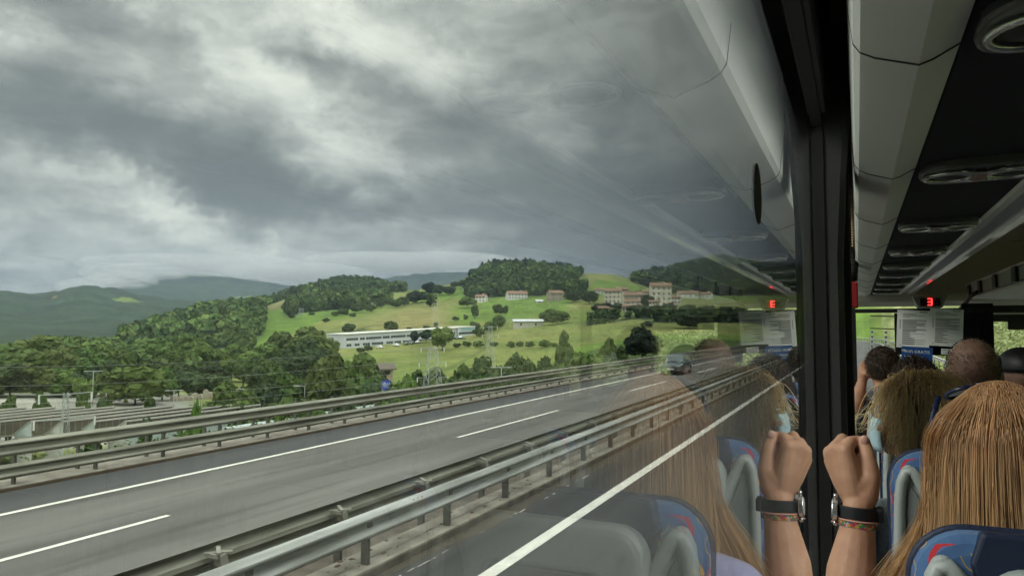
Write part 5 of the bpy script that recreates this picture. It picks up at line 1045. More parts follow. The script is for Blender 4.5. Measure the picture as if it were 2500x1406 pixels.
for lab, L2 in NUM.items():
    if '{n}' in lab:
        for i, (u, o) in enumerate(sorted(L2, key=lambda q: q[0])): o['label'] = lab.format(n=ORD[i])
sl_ = sorted([o for o in COL.objects if o.name.startswith('rock_slab')], key=lambda o: math.atan2(o.location.x, o.location.y))
for i, o in enumerate(sl_): o['label'] = 'upright grey stone slab, %s from the left in the gravel yard' % ORD[i]
# ================================================================== HAZE
hz_m = bpy.data.materials.new('haze'); hz_m.use_nodes = True; n = hz_m.node_tree.nodes; n.clear(); pv = n.new('ShaderNodeVolumePrincipled'); pv.inputs['Color'].default_value = (.42, .53, .71, 1); pv.inputs['Density'].default_value = HAZE; pv.inputs['Anisotropy'].default_value = .1
cl_m = bpy.data.materials.new('cloud'); cl_m.use_nodes = True; n2_ = cl_m.node_tree.nodes; n2_.clear(); p2_ = n2_.new('ShaderNodeVolumePrincipled'); p2_.inputs['Color'].default_value = (.97, .98, 1, 1); p2_.inputs['Density'].default_value = .0045; p2_.inputs['Emission Strength'].default_value = 0; cl_m.node_tree.links.new(p2_.outputs[0], n2_.new('ShaderNodeOutputMaterial').inputs['Volume'])
cl = MB()
for u, v, r, a_, b_, c__ in ((330, 668, 4300, 260, 220, 60), (400, 650, 4400, 420, 250, 66), (500, 646, 4300, 380, 260, 60), (610, 652, 4350, 420, 240, 62), (730, 666, 4300, 420, 240, 62), (300, 690, 4000, 160, 160, 60), (255, 700, 3900, 200, 150, 46), (950, 640, 4300, 500, 240, 60), (1090, 636, 4350, 420, 240, 50)):
    p = PR(u, v, r); q_ = Matrix.Translation(p) @ Matrix.Rotation(-math.atan2(p.x, p.y), 4, 'Z'); cl.sphere((0, 0, 0), (a_, b_, c__), 24, 14, q_)
tag(cl.build('cloud', cl_m), 'low grey cloud lying along the far ridges', None, None, 'stuff')
o_ = n.new('ShaderNodeOutputMaterial'); hz_m.node_tree.links.new(pv.outputs[0], o_.inputs['Volume'])
if HAZE > 0: tag(MB().box(-5700, 5700, -5700, 5700, -40, 500).build('haze', hz_m), 'thin blue-grey haze over the valley', None, None, 'stuff')
# ================================================================== PEOPLE
def skinm(name, c, c2): 
    m = mat(name, c, .5, col2=c2, scale=30, detail=8, bump=.14, bscale=330, spec=.4); b = m.node_tree.nodes['Principled BSDF']
    b.inputs['Subsurface Weight'].default_value = .12; b.inputs['Subsurface Radius'].default_value = (.01, .004, .002); return m
SKIN = skinm('skin', (.50, .27, .17), (.42, .21, .13)); SKIN_T = skinm('skin_tanned', (.60, .345, .225), (.50, .26, .165)); SKIN_P = skinm('skin_scalp', (.30, .17, .12), (.22, .125, .09))
def capsule(mb, a, b, ra, rb, n=14):
    a = Vector(a); b = Vector(b); d = b-a; L_ = d.length
    if L_ < 1e-6: return mb.sphere(a, ra, n, 8)
    q = d.normalized().to_track_quat('Z', 'Y').to_matrix().to_4x4(); T = Matrix.Translation(a) @ q; vs = []; fs = []
    prof = [(-ra*math.cos(t), ra*math.sin(t)) for t in np.linspace(0, math.pi/2, 5)] + [(L_+rb*math.sin(t), rb*math.cos(t)) for t in np.linspace(0, math.pi/2, 5)]
    for z, r in prof:
        for k in range(n): an = 2*math.pi*k/n; vs.append(T @ Vector((max(r, 1e-4)*math.cos(an), max(r, 1e-4)*math.sin(an), z)))
    m = len(prof)
    for i in range(m-1):
        for k in range(n): fs.append((i*n+k, i*n+(k+1) % n, (i+1)*n+(k+1) % n, (i+1)*n+k))
    fs.append(tuple(range(n-1, -1, -1))); fs.append(tuple((m-1)*n+k for k in range(n)))
    return mb.add(vs, fs)
def chain(mb, pts, rs, n=14):
    for i in range(len(pts)-1): capsule(mb, pts[i], pts[i+1], rs[i], rs[i+1], n)
def remesh(mb, name, m, parent, vox, smooth=3, sf=.5):
    o = mb.build(name, m); r = o.modifiers.new('r', 'REMESH'); r.mode = 'VOXEL'; r.voxel_size = vox; r.use_smooth_shade = True
    if smooth: s_ = o.modifiers.new('s', 'SMOOTH'); s_.iterations = smooth; s_.factor = sf
    dg = bpy.context.evaluated_depsgraph_get(); me = bpy.data.meshes.new_from_object(o.evaluated_get(dg)); old = o.data
    bpy.data.objects.remove(o); bpy.data.meshes.remove(old)
    me.name = name; me.materials.clear(); me.materials.append(m); me.polygons.foreach_set('use_smooth', [True]*len(me.polygons))
    o = bpy.data.objects.new(name, me); COL.objects.link(o); o.parent = parent; return o
def head_mb(mb, c, yaw, s=1.0, tilt=0.0):
    T = Matrix.Translation(c) @ Matrix.Rotation(yaw, 4, 'Z') @ Matrix.Rotation(tilt, 4, 'X') @ Matrix.Scale(s, 4)
    def sp(p, r, n=16, m=12): mb.sphere(p, r, n, m, T)
    sp((0, -.012, .03), (.074, .092, .088), 24, 18); sp((0, .030, -.025), (.058, .062, .070), 20, 14); sp((0, .048, -.078), (.036, .036, .030)); sp((0, .02, -.065), (.052, .05, .038))
    sp((0, .093, -.012), (.013, .018, .022)); sp((0, .104, -.026), (.015, .013, .011)); sp((0, .082, .022), (.050, .012, .010))           # nose, brow
    sp((0, .088, -.052), (.024, .010, .006)); sp((0, .087, -.062), (.021, .010, .007)); sp((0, .073, -.090), (.020, .018, .016))          # lips, chin
    for k in (-1, 1):
        sp((k*.040, .070, -.028), (.024, .02, .02)); Te = T @ Matrix.Translation((k*.078, -.002, -.012)) @ Matrix.Rotation(k*R(-22), 4, 'Z')
        mb.sphere((0, 0, .004), (.007, .017, .029), 12, 10, Te); mb.sphere((k*.004, -.005, .0), (.006, .010, .020), 12, 8, Te)
    return T
EYEW = mat('eye_white', (.75, .72, .68), .2); EYED = mat('eye_iris', (.05, .03, .02), .15)
def eyes(T, parent):
    w = MB(); d = MB()
    for k in (-1, 1): w.sphere((k*.031, .0745, .008), (.0125, .0105, .0105), 12, 8, T); d.sphere((k*.031, .0805, .008), (.0055, .0055, .0055), 10, 8, T)
    w.build('eyes', EYEW, parent, smooth=True); d.build('pupils', EYED, parent, smooth=True)
def hair_mat(name, root, tip, rough=.42, tl=.35):
    m = bpy.data.materials.new(name); m.use_nodes = True; n = m.node_tree.nodes; l = m.node_tree.links; b = n['Principled BSDF']; b.inputs['Roughness'].default_value = rough; b.inputs['Specular IOR Level'].default_value = .5
    at = n.new('ShaderNodeAttribute'); at.attribute_name = 'tone'; l.new(at.outputs['Color'], b.inputs['Base Color']); tr = n.new('ShaderNodeBsdfTranslucent'); l.new(at.outputs['Color'], tr.inputs[0]); ms = n.new('ShaderNodeMixShader'); ms.inputs[0].default_value = tl; l.new(b.outputs[0], ms.inputs[1]); l.new(tr.outputs[0], ms.inputs[2]); l.new(ms.outputs[0], n['Material Output'].inputs[0]); return m
def hair(name, strands, m, parent, r0=.0012, tones=None, seed=0, lock=None):
    """strands: array (n, k, 3); each becomes a thin three-sided strand, the colour set along it"""
    rg = np.random.default_rng(seed); P = np.asarray(strands, float); n, k, _ = P.shape
    t = np.gradient(P, axis=1); t /= np.linalg.norm(t, axis=2, keepdims=True)+1e-9
    a = np.cross(t, np.array([.3, .2, .93])); a /= np.linalg.norm(a, axis=2, keepdims=True)+1e-9; b = np.cross(t, a)
    taper = np.linspace(1, .35, k)[None, :, None]; rad = r0*rg.uniform(.6, 1.5, (n, 1, 1))*taper
    V = np.stack([P + rad*(a*math.cos(q)+b*math.sin(q)) for q in (0, 2.094, 4.188)], axis=2).reshape(-1, 3)
    i = np.arange(n)[:, None, None]*k*3; j = np.arange(k-1)[None, :, None]*3; s = np.arange(3)[None, None, :]; s2 = (s+1) % 3
    F = np.stack([i+j+s, i+j+s2, i+j+3+s2, i+j+3+s], -1).reshape(-1, 4)
    o = npmesh(name, V, F, m, parent, True); me = o.data
    c = np.asarray(tones[0])[None]*(1-0) ; w = rg.random((n, 1, 1)); w2 = rg.random((n, 1, 1))
    if lock is not None: lv = rg.random(int(lock.max())+1)[lock][:, None, None]; w = .35*w+.65*lv; w2 = .4*w2+.6*(1-lv)*1.3
    along = np.linspace(0, 1, k)[None, :, None]
    c = np.asarray(tones[0])*(1-w)+np.asarray(tones[1])*w; c = c*(1-along*.75)+np.asarray(tones[2])*(along*.75)*(.65+.7*w2)
    c = c*(.75+.5*rg.random((n, 1, 1))); c = np.repeat(c[:, :, None, :], 3, axis=2).reshape(-1, 3)
    a_ = me.color_attributes.new('tone', 'FLOAT_COLOR', 'POINT'); a_.data.foreach_set('color', np.hstack([c, np.ones((len(c), 1))]).astype(np.float32).ravel()); return o
def person(label, head, yaw=0.0, s=1.0, skin=SKIN, shirt=(.3, .3, .3), arms='down', vox=.007, tilt=0.0, raise_arm=None, neck=True, shirt2=None):
    t = empty('person', (0, 0, 0)); tag(t, label, 'person')
    hc = Vector(head); mb = MB(); T = head_mb(mb, hc, yaw, s, tilt)
    nk = hc + Vector((0, -.02, -.10*s)); sh = hc + Vector((0, -.04, -.245*s)); W_ = .165*s
    capsule(mb, nk, sh+Vector((0, 0, .02)), .050*s, .058*s)
    for k in (-1, 1): capsule(mb, sh+Vector((k*.03, 0, -.01)), sh+Vector((k*W_, 0, -.05*s)), .050*s, .056*s)
    mb.sphere(sh+Vector((0, .01, -.16*s)), (.165*s, .105*s, .19*s), 20, 14); mb.sphere(sh+Vector((0, .02, -.38*s)), (.15*s, .105*s, .20*s), 20, 14)
    hip = sh+Vector((0, .04, -.52*s)); mb.sphere(hip, (.17*s, .13*s, .11*s), 18, 12)
    for k in (-1, 1):
        chain(mb, [hip+Vector((k*.09, .03, -.01)), hip+Vector((k*.11, .44*s, .0)), hip+Vector((k*.11, .46*s, -.40*s))], [.085*s, .062*s, .045*s])
    sl = MB()
    sl.sphere(sh+Vector((0, .01, -.16*s)), (.177*s, .117*s, .20*s), 20, 14); sl.sphere(sh+Vector((0, .02, -.38*s)), (.162*s, .117*s, .21*s), 20, 14)
    for k in (-1, 1): capsule(sl, sh+Vector((k*.045, 0, -.02)), sh+Vector((k*W_, 0, -.055*s)), .058*s, .066*s)
    for k in (-1, 1):
        if raise_arm and raise_arm['side'] == k:
            P = raise_arm['pts']; chain(mb, [sh+Vector((k*W_, 0, -.05*s))]+P, [.050*s]+raise_arm['r']); capsule(sl, sh+Vector((k*W_, 0, -.05*s)), (sh+Vector((k*W_, 0, -.05*s))).lerp(Vector(P[0]), .45), .062*s, .057*s)
        else:
            e = sh+Vector((k*(W_+.04), .02, -.33*s)); w = sh+Vector((k*.12, .26, -.42*s)); chain(mb, [sh+Vector((k*W_, 0, -.05*s)), e, w], [.048*s, .038*s, .028*s])
            hnd = w+Vector((-k*.03, .07, -.02)); capsule(mb, w, hnd, .026, .030)
            for q in range(4): chain(mb, [hnd+Vector((-.024+.016*q, .01, 0)), hnd+Vector((-.026+.017*q, .05, -.008)), hnd+Vector((-.026+.017*q, .07, -.03))], [.0095, .0085, .0075], 8)
            chain(mb, [w+Vector((-k*.02, .03, 0)), w+Vector((-k*.055, .06, -.01)), w+Vector((-k*.06, .09, -.02))], [.011, .010, .008], 8)
            capsule(sl, sh+Vector((k*W_, 0, -.055*s)), (sh+Vector((k*W_, 0, -.05*s))).lerp(e, .6), .065*s, .056*s)
    if raise_arm and raise_arm.get('hand'): raise_arm['hand'](mb)
    body = remesh(mb, 'body', skin, t, vox); eyes(T, t)
    remesh(sl, 'shirt', mat('cloth', shirt, .9, col2=shirt2 or tuple(c*.8 for c in shirt), scale=9, bump=.5, bscale=40, sheen=.2), t, .010, 5)
    return t, T, hc
def cap_mesh(T, parent, m, r=(.083, .102, .100), c=(0, -.016, .032), name='hair_base', cut=-.35, front=.05):
    mb = MB(); mb.sphere(c, r, 28, 20); 
    keep = [f for f in mb.f if not any((mb.v[i][2]-c[2])/r[2] < cut and mb.v[i][1] > front-.0 for i in f) and not any(mb.v[i][1] > front+.035 and mb.v[i][2] < c[2]+.045 for i in f) and not all((mb.v[i][2]-c[2])/r[2] < -.75 for i in f)]
    mb.f = keep; mb.mi = [0]*len(keep); mb.v = [tuple(T @ Vector(p)) for p in mb.v]
    o = mb.build(name, m, parent, smooth=True); sm = o.modifiers.new('t', 'SOLIDIFY'); sm.thickness = .004; return o
def scalp(n, rg, T, r=(.083, .102, .100), c=(0, -.016, .032), zmin=-.45, ymax=.55):
    out = []
    while len(out) < n:
        d = rg.normal(size=3); d /= np.linalg.norm(d)
        if d[2] < zmin or (d[1] > ymax and d[2] < .55) or (d[1] > .1 and d[2] < .0): continue
        out.append(d)
    D = np.array(out); P = np.array(c)+D*np.array(r); M_ = np.array(T)
    return P @ M_[:3, :3].T + M_[:3, 3], D @ M_[:3, :3].T, D
# ---- girl with long auburn hair in the seat directly ahead
GX = .215; GY = 1.50; gh = Vector((GX, GY, Z-.212))
wr = PY(2095, 1238, 1.60)
SX, SZ = 1/1370.0, 1/1312.0
def H(u, v, dy=0.0): return Vector((wr.x+(u-2089)*SX, wr.y+dy, wr.z-(v-1238)*SZ))
def hand(mb):
    # palm and back of the hand, seen from behind; wrist at the bottom
    k_i, k_m, k_r, k_l = H(2062, 1098, .0), H(2038, 1098, .012), H(2024, 1112, .030), H(2024, 1138, .050)
    w0 = H(2089, 1235, .0)
    for k, rr in ((k_i, .0165), (k_m, .0165), (k_r, .0155), (k_l, .0145)): chain(mb, [w0+(k-w0)*.05+Vector((0, .006, 0)), w0.lerp(k, .55), k], [.023, .0205, rr], 12)
    for q_ in (k_i, k_m, k_r, k_l): mb.sphere(q_+Vector((-.001, -.006, .003)), (.0105, .0105, .0105), 12, 8)
    capsule(mb, k_i, k_m, .0155, .0155); capsule(mb, k_m, k_r, .0155, .0145); capsule(mb, k_r, k_l, .0145, .0135)
    mb.sphere(H(2085, 1180, .012), (.030, .022, .038), 16, 12); mb.sphere(H(2070, 1150, .014), (.030, .020, .036), 16, 12)
    # index: over the top and down to meet the thumb
    chain(mb, [k_i, H(2074, 1078, .020), H(2092, 1076, .036), H(2100, 1098, .046)], [.0140, .0120, .0105, .0090], 12)
    # middle, ring, little curled in towards the palm
    chain(mb, [k_m, H(2054, 1076, .045), H(2074, 1092, .062), H(2080, 1118, .052)], [.0145, .0118, .0105, .0092], 12)
    chain(mb, [k_r, H(2038, 1096, .070), H(2058, 1112, .082), H(2066, 1138, .066)], [.0135, .0112, .0100, .0088], 12)
    chain(mb, [k_l, H(2032, 1124, .085), H(2050, 1142, .092), H(2060, 1162, .072)], [.0122, .0100, .0090, .0080], 12)
    # thumb: leaves the palm near the wrist, stands up to the index
    chain(mb, [H(2108, 1208, .004), H(2122, 1160, .006), H(2115, 1110, .014), H(2108, 1074, .026)], [.0235, .0180, .0150, .0110], 14)
    capsule(mb, H(2095, 1185, .006), H(2118, 1165, .006), .024, .019)
elbow = H(2046, 1470, -.02)+Vector((0, -.02, -.09)); wrist = H(2089, 1238, .0)
arm = dict(side=-1, pts=[elbow, H(2069, 1395, -.012), H(2085, 1300, -.004), wrist], r=[.046, .0445, .0330, .0285], hand=hand)
girl, GT, _ = person('girl with long auburn hair in a lilac top, left arm raised by the window', gh, R(6), .93, SKIN_T, (.42, .42, .66), raise_arm=arm, vox=.0034, shirt2=(.36, .36, .58))
HB = mat('hair_under', (.14, .062, .026), .7)
rg = np.random.default_rng(3); RR_ = (.088, .108, .104)
cap_mesh(GT, girl, HB, r=(.084, .104, .100))
roots, nrm, D = scalp(11000, rg, GT, RR_, zmin=-.25)
hcv = np.array(gh)
ctrl = []
for p, d, dl in zip(roots, nrm, D):
    # hair leaves the parting, follows the skull, then hangs down the back and the sides
    side = -1 if p[0] < hcv[0]+.006+rg.normal()*.006 else 1
    ang = math.atan2(p[0]-hcv[0], -(p[1]-hcv[1]))           # around the back of the head
    ang = max(-2.2, min(2.2, ang*1.08 + side*.06))
    w = rg.normal(0, .006, 2)
    rx, ry = .094+rg.normal(0, .004), .112+rg.normal(0, .004)
    up_ = (p[2]-hcv[2])
    def ring(a, k, z): return [hcv[0]+math.sin(a)*rx*k+w[0], hcv[1]-.016-math.cos(a)*ry*k+w[1], hcv[2]+z]
    top = up_ > .05
    c0 = list(p); c1 = ring(ang, 1.0, min(up_*.5, .035)) if top else ring(ang, 1.02, up_-.05)
    front = ang < -.95 and rg.random() < .8                 # window side: falls forward past the seat edge
    L_ = rg.uniform(.36, .50)
    if front:
        sw = rg.uniform(0, 1)
        c2 = [hcv[0]-.100+w[0]*1.5, hcv[1]-.03+.05*sw, hcv[2]-.12]; c3 = [hcv[0]-.128-.03*sw+w[0]*2, hcv[1]+.0+.06*sw, hcv[2]-.235]; c4 = [hcv[0]-.165-.05*sw+w[0]*3, hcv[1]+.04+.06*sw, hcv[2]-.33-.10*rg.random()]; c5 = [c4[0]-.03, c4[1]+.03, c4[2]-.12]
    else:
        c2 = ring(ang, 1.10, -.11); c3 = ring(ang, 1.16, -.20); c4 = ring(ang, 1.14, -.30); c5 = ring(ang, 1.10, -L_)
        for c_ in (c3, c4, c5): c_[1] = max(c_[1], GY-.150)
    ctrl.append([c0, c1, c2, c3, c4, c5])
st_ = smooth_path(np.array(ctrl), 16)
clump = np.array([int((math.atan2(p[2][0]-hcv[0], -(p[2][1]-hcv[1]))+3.2)*24+rg.normal(0, .8)) % 150 for p in ctrl]); off = rg.normal(0, .0055, (150, 3)); off[:, 2] = 0
st_ += off[clump][:, None, :]*np.linspace(0, 1, 16)[None, :, None]**1.3
cl2 = rg.integers(0, 36, len(st_)); off2 = rg.normal(0, .007, (36, 3)); off2[:, 2] = 0; st_ += off2[cl2][:, None, :]*np.linspace(0, 1, 16)[None, :, None]
fly = rg.random(len(st_)) < .05; st_[fly] += rg.normal(0, .016, (fly.sum(), 1, 3))*np.linspace(0, 1, 16)[None, :, None]
wv = np.sin(np.linspace(0, 9, 16)[None, :]+rg.uniform(0, 6, (len(st_), 1)))*.0025; st_[:, :, 0] += wv*np.linspace(0, 1, 16)
hair('hair', st_, hair_mat('hair_auburn', None, None), girl, .00062, [(.80, .47, .23), (.42, .22, .10), (1.0, .80, .46)], 5, clump)
# sunglasses pushed up on the hair
sg = empty('sunglasses', (0, 0, 0)); tag(sg, 'dark blue sunglasses pushed up on the auburn hair', 'sunglasses')
a0 = Vector((-.096, .055, .028)); DB = mat('navy_frame', (.012, .02, .06), .25); 
for k in (-1, 1):
    pts = [GT @ Vector((k*.104, -.040, -.035)), GT @ Vector((k*.112, -.030, .012)), GT @ Vector((k*.108, .0, .060)), GT @ Vector((k*.088, .045, .098))]
    MB().tube(pts, [.0035, .005, .005, .005], 8).build('temple', DB, sg, smooth=True)
    ring_ = [GT @ Vector((k*(.045+.028*math.cos(q)), .062+.030*math.sin(q), .118-.012*math.sin(q)*1.0-abs(k*(.045+.028*math.cos(q)))*.25)) for q in np.linspace(0, 2*math.pi, 20)]
    MB().tube(ring_, .0035, 6, False).build('lens_rim', DB, sg, smooth=True)
    lm = MB(); lm.add(ring_[:-1], [tuple(range(19))]); lo = lm.build('lens', mat('dark_lens', (.02, .02, .025), .08), sg); so = lo.modifiers.new('s', 'SOLIDIFY'); so.thickness = .002
MB().tube([GT @ Vector((-.018, .075, .122)), GT @ Vector((.018, .075, .122))], .0035, 6).build('bridge', DB, sg, smooth=True)
# wristwatch and woven bracelet on the raised arm
ww = empty('wristwatch', (0, 0, 0)); ww.parent = girl; ww['label'] = 'silver wristwatch on a black strap'
bpy.data.objects.remove(ww)
STRAP = mat('watch_strap', (.010, .011, .014), .45)
def ringtube(c, axis, rx, ry, n=36, a0=0, a1=2*math.pi):
    ax = axis.normalized(); e1 = Vector((1, 0, 0)); e1 = (e1-ax*e1.dot(ax)).normalized(); e2 = ax.cross(e1)
    return [c + e1*rx*math.cos(q)+e2*ry*math.sin(q) for q in np.linspace(a0, a1, n)], e1, e2
axis = (wrist-H(2087, 1300, -.004)).normalized(); cW = H(2089, 1250, .0)
def band(c, rx, ry, h, th, m, name, parent, n=40, z0=0):
    mb = MB(); P, e1, e2 = ringtube(c, axis, 1, 1, n+1); P = P[:-1]; v = []; f = []
    for i in range(n):
        q = 2*math.pi*i/n; d = e1*math.cos(q)*rx+e2*math.sin(q)*ry; do = e1*math.cos(q)*(rx+th)+e2*math.sin(q)*(ry+th)
        v += [c+d-axis*h/2, c+do-axis*h/2*.8, c+do+axis*h/2*.8, c+d+axis*h/2]
    for i in range(n):
        j = (i+1) % n
        for k in range(4): l_ = (k+1) % 4; f.append((i*4+k, j*4+k, j*4+l_, i*4+l_))
    mb.add(v, f); return mb.build(name, m, parent, smooth=True, angle=50)
strap = band(cW, .0335, .0300, .024, .0035, STRAP, 'watch_strap', girl)
e1 = (Vector((1, 0, 0))-axis*axis.x).normalized(); e2 = axis.cross(e1); wc = cW - e1*.0405
Tw = Matrix((( -e1.x, e2.x, axis.x, wc.x), (-e1.y, e2.y, axis.y, wc.y), (-e1.z, e2.z, axis.z, wc.z), (0, 0, 0, 1)))
def disc(r, x0, x1, n=32): m = MB(); m.prism([(r*math.cos(q), r*math.sin(q)) for q in np.linspace(0, 2*math.pi, n, endpoint=False)], x0, x1, axis='x', T=Tw); return m
disc(.0205, -.004, .006).build('watch_case', CHROME, strap, bevel=.0015); disc(.0165, .006, .0068).build('watch_dial', mat('dial', (.75, .75, .72), .2), strap)
MB().tube([wc+axis*.021-e1*.0, wc+axis*.030], .004, 8).build('watch_lug', CHROME, strap, smooth=True); MB().tube([wc-axis*.021, wc-axis*.030], .004, 8).build('watch_lug', CHROME, strap, smooth=True)
MB().box(-.006, .006, -.016, .016, -.013, .013, Matrix.Translation(cW+e1*.038)).build('watch_buckle', STRAP, strap, bevel=.003)
br = band(cW-axis*.021, .0335, .0300, .0125, .0028, None or mat('woven', (.5, .05, .2), .9), 'bracelet', girl)
n_ = br.data.materials[0].node_tree; nn, ll = n_.nodes, n_.links; tcn = nn.new('ShaderNodeTexCoord'); vo = nn.new('ShaderNodeTexVoronoi'); vo.inputs['Scale'].default_value = 190; ll.new(tcn.outputs['Object'], vo.inputs['Vector'])
rmp = nn.new('ShaderNodeValToRGB'); rmp.color_ramp.interpolation = 'CONSTANT'; sx_ = nn.new('ShaderNodeSeparateXYZ'); ll.new(vo.outputs['Color'], sx_.inputs[0]); ll.new(sx_.outputs[0], rmp.inputs[0])
cols = [(.35, .02, .13), (.45, .30, .06), (.03, .22, .08), (.5, .07, .03), (.5, .35, .38), (.04, .12, .22)]
for i, c in enumerate(cols):
    e = rmp.color_ramp.elements[0] if i == 0 else (rmp.color_ramp.elements[1] if i == 1 else rmp.color_ramp.elements.new(i/6)); e.position = i/6; e.color = (*c, 1)
ll.new(rmp.outputs[0], nn['Principled BSDF'].inputs['Base Color'])
CORD = mat('cord_pink', (.62, .33, .27), .9)
P, _, _ = ringtube(cW-axis*.014, axis, .0365, .0330, 30, R(200), R(395)); MB().tube(P, .0016, 6).build('bracelet_cord', CORD, girl, smooth=True)
k0 = cW-axis*.020-e1*.034; MB().tube([k0, k0-e1*.006-Vector((0, 0, .002)), k0-e1*.014-Vector((0, 0, .004))], [.0022, .0022, .0016], 6).build('bracelet_cord', CORD, girl, smooth=True)
MB().tube([k0, k0-e1*.006+Vector((0, 0, .004)), k0-e1*.013+Vector((0, 0, .006))], [.0018, .0018, .0014], 6).build('bracelet_cord', mat('cord_olive', (.25, .22, .08), .9), girl, smooth=True)
MB().sphere(H(2109, 1071, .0135), (.0075, .004, .010), 12, 8).build('fingernail', mat('nail', (.62, .36, .29), .3), girl, smooth=True)
# ---- woman with tousled short blond hair and a face mask, one row further
bh = Vector((.135, 2.25, Z-.238)); woman, BT, _ = person('woman with tousled blond hair wearing a pale blue face mask', bh, R(64), .95, SKIN, (.40, .46, .50), vox=.006)
cap_mesh(BT, woman, mat('hair_under_ash', (.55, .41, .24), .7))
roots, nrm, D = scalp(4600, rg, BT, (.086, .104, .102), zmin=-.5, ymax=.25)
ctrl = []; hb = np.array(bh); bk = np.array((BT.to_3x3() @ Vector((0, -1, 0))).normalized()); fw = -bk
fr_0 = lambda p: float((p-hb) @ fw)
for p, d in zip(roots, nrm):
    up_ = p[2]-hb[2]; o_ = np.array(d); tang = np.array([o_[0], o_[1], 0]); tang /= np.linalg.norm(tang)+1e-6
    if up_ > .09: tang = tang*.6+np.array([rg.normal(0, .5), rg.normal(0, .5), 0])
    L_ = rg.uniform(.08, .16)*(1.15 if fr_0(p) < 0 else .7); j_ = lambda s: rg.normal(0, s, 3)
    fr_ = float((p-hb) @ fw); sweep = bk*(.018 if (up_ < .07 and fr_ > -.03) else .0) + (fw*.0 if up_ < .07 else bk*.008)
    if up_ < .06 and fr_ > -.008: continue
    p1 = p+o_*.008+tang*L_*.10+j_(.007)+np.array([0, 0, -.01])+sweep*.5; p2 = p1+sweep*.7+tang*L_*.08+np.array([0, 0, -L_*.38])+j_(.009); p3 = p2+tang*rg.normal(.004, .012)+np.array([0, 0, -L_*.55])+j_(.012); p4 = p3+tang*rg.normal(.004, .012)+np.array([0, 0, -L_*.15])+j_(.010)
    ctrl.append([p, p1, p2, p3, p4])
st_ = smooth_path(np.array(ctrl), 12); clump = np.array([hash((int(p[0][0]*70), int(p[0][1]*70), int(p[0][2]*70))) % 170 for p in ctrl]); off = rg.normal(0, .014, (170, 3)); st_ += off[clump][:, None, :]*np.linspace(0, 1, 12)[None, :, None]
hair('hair', st_, hair_mat('hair_blond', None, None, .4, .6), woman, .0009, [(1.0, .80, .50), (.52, .37, .20), (1.0, .94, .68)], 8, clump)
MK = mat('mask_blue', (.42, .60, .68), .8, col2=(.50, .68, .74), scale=30); mk_ = MB(); v = []; f = []
for i, z in enumerate(np.linspace(.0, -.094, 7)):
    for j_, a in enumerate(np.linspace(-60, 60, 13)): 
        q = R(a); rr_ = 1.0+.10*math.sin(math.pi*i/6); v.append(tuple(BT @ Vector((math.sin(q)*.066*rr_, .014+math.cos(q)*.102*rr_, z))))
for i in range(6):
    for k in range(12): f.append((i*13+k, i*13+k+1, (i+1)*13+k+1, (i+1)*13+k))
mk_.add(v, f); mo_ = mk_.build('face_mask', MK, woman, smooth=True); so = mo_.modifiers.new('s', 'SOLIDIFY'); so.thickness = .002
WHT = mat('elastic_white', (.8, .8, .8), .8)
for k in (-1, 1): MB().tube([BT @ Vector((k*.066, .045, -.045)), BT @ Vector((k*.078, .02, -.040)), BT @ Vector((k*.086, -.008, -.030))], .0016, 6).build('mask_elastic', WHT, mo_, smooth=True)
# her straw hat and dark framed glasses hung by the window
sh_ = empty('straw_hat', (0, 0, 0)); tag(sh_, 'straw coloured hat with a brown band hanging by the window', 'hat')
hp = PY(2089, 1045, 2.45); ST = mat('straw', (.48, .36, .19), .8, col2=(.36, .26, .13), scale=90)
MB().sphere((hp.x, hp.y, hp.z), (.022, .075, .040), 20, 12).build('crown', ST, sh_, smooth=True); MB().tube([(hp.x+.022, hp.y-.05, hp.z-.03), (hp.x+.026, hp.y-.03, hp.z+.02), (hp.x+.030, hp.y+.01, hp.z+.040)], .006, 8).build('band', mat('band_brown', (.12, .05, .025), .6), sh_, smooth=True)
hg = PY(2112, 1035, 2.35); MB().tube([(hg.x-.012, hg.y, hg.z-.05), (hg.x-.016, hg.y, hg.z), (hg.x-.004, hg.y, hg.z+.035), (hg.x+.016, hg.y+.01, hg.z+.062)], .0075, 8).build('seat_strap', BLACK, None, smooth=True)
o = bpy.data.objects['seat_strap']; tag(o, 'curved black strap hanging between the straw hat and the blond woman', 'strap')
# ---- dark haired passenger behind her
dh = PY(2236, 948, 3.62); p_, DT, _ = person('passenger with dark brown hair seen just above the blond woman', dh, 0, .92, SKIN, (.06, .06, .07), vox=.012)
cap_mesh(DT, p_, mat('hair_dark', (.014, .009, .007), .6), r=(.090, .108, .108), cut=-.9)
roots, nrm, D = scalp(900, rg, DT, (.090, .108, .106), zmin=-.6); ctrl = [[p, p+np.array(d)*.015+rg.normal(0, .006, 3), p+np.array(d)*.022+np.array([0, -.01, -.04])+rg.normal(0, .008, 3), p+np.array(d)*.022+np.array([0, -.015, -.10])+rg.normal(0, .01, 3)] for p, d in zip(roots, nrm)]
hair('hair', smooth_path(np.array(ctrl), 8), hair_mat('hair_brown', None, None), p_, .0016, [(.05, .028, .016), (.02, .012, .008), (.16, .10, .055)], 2)
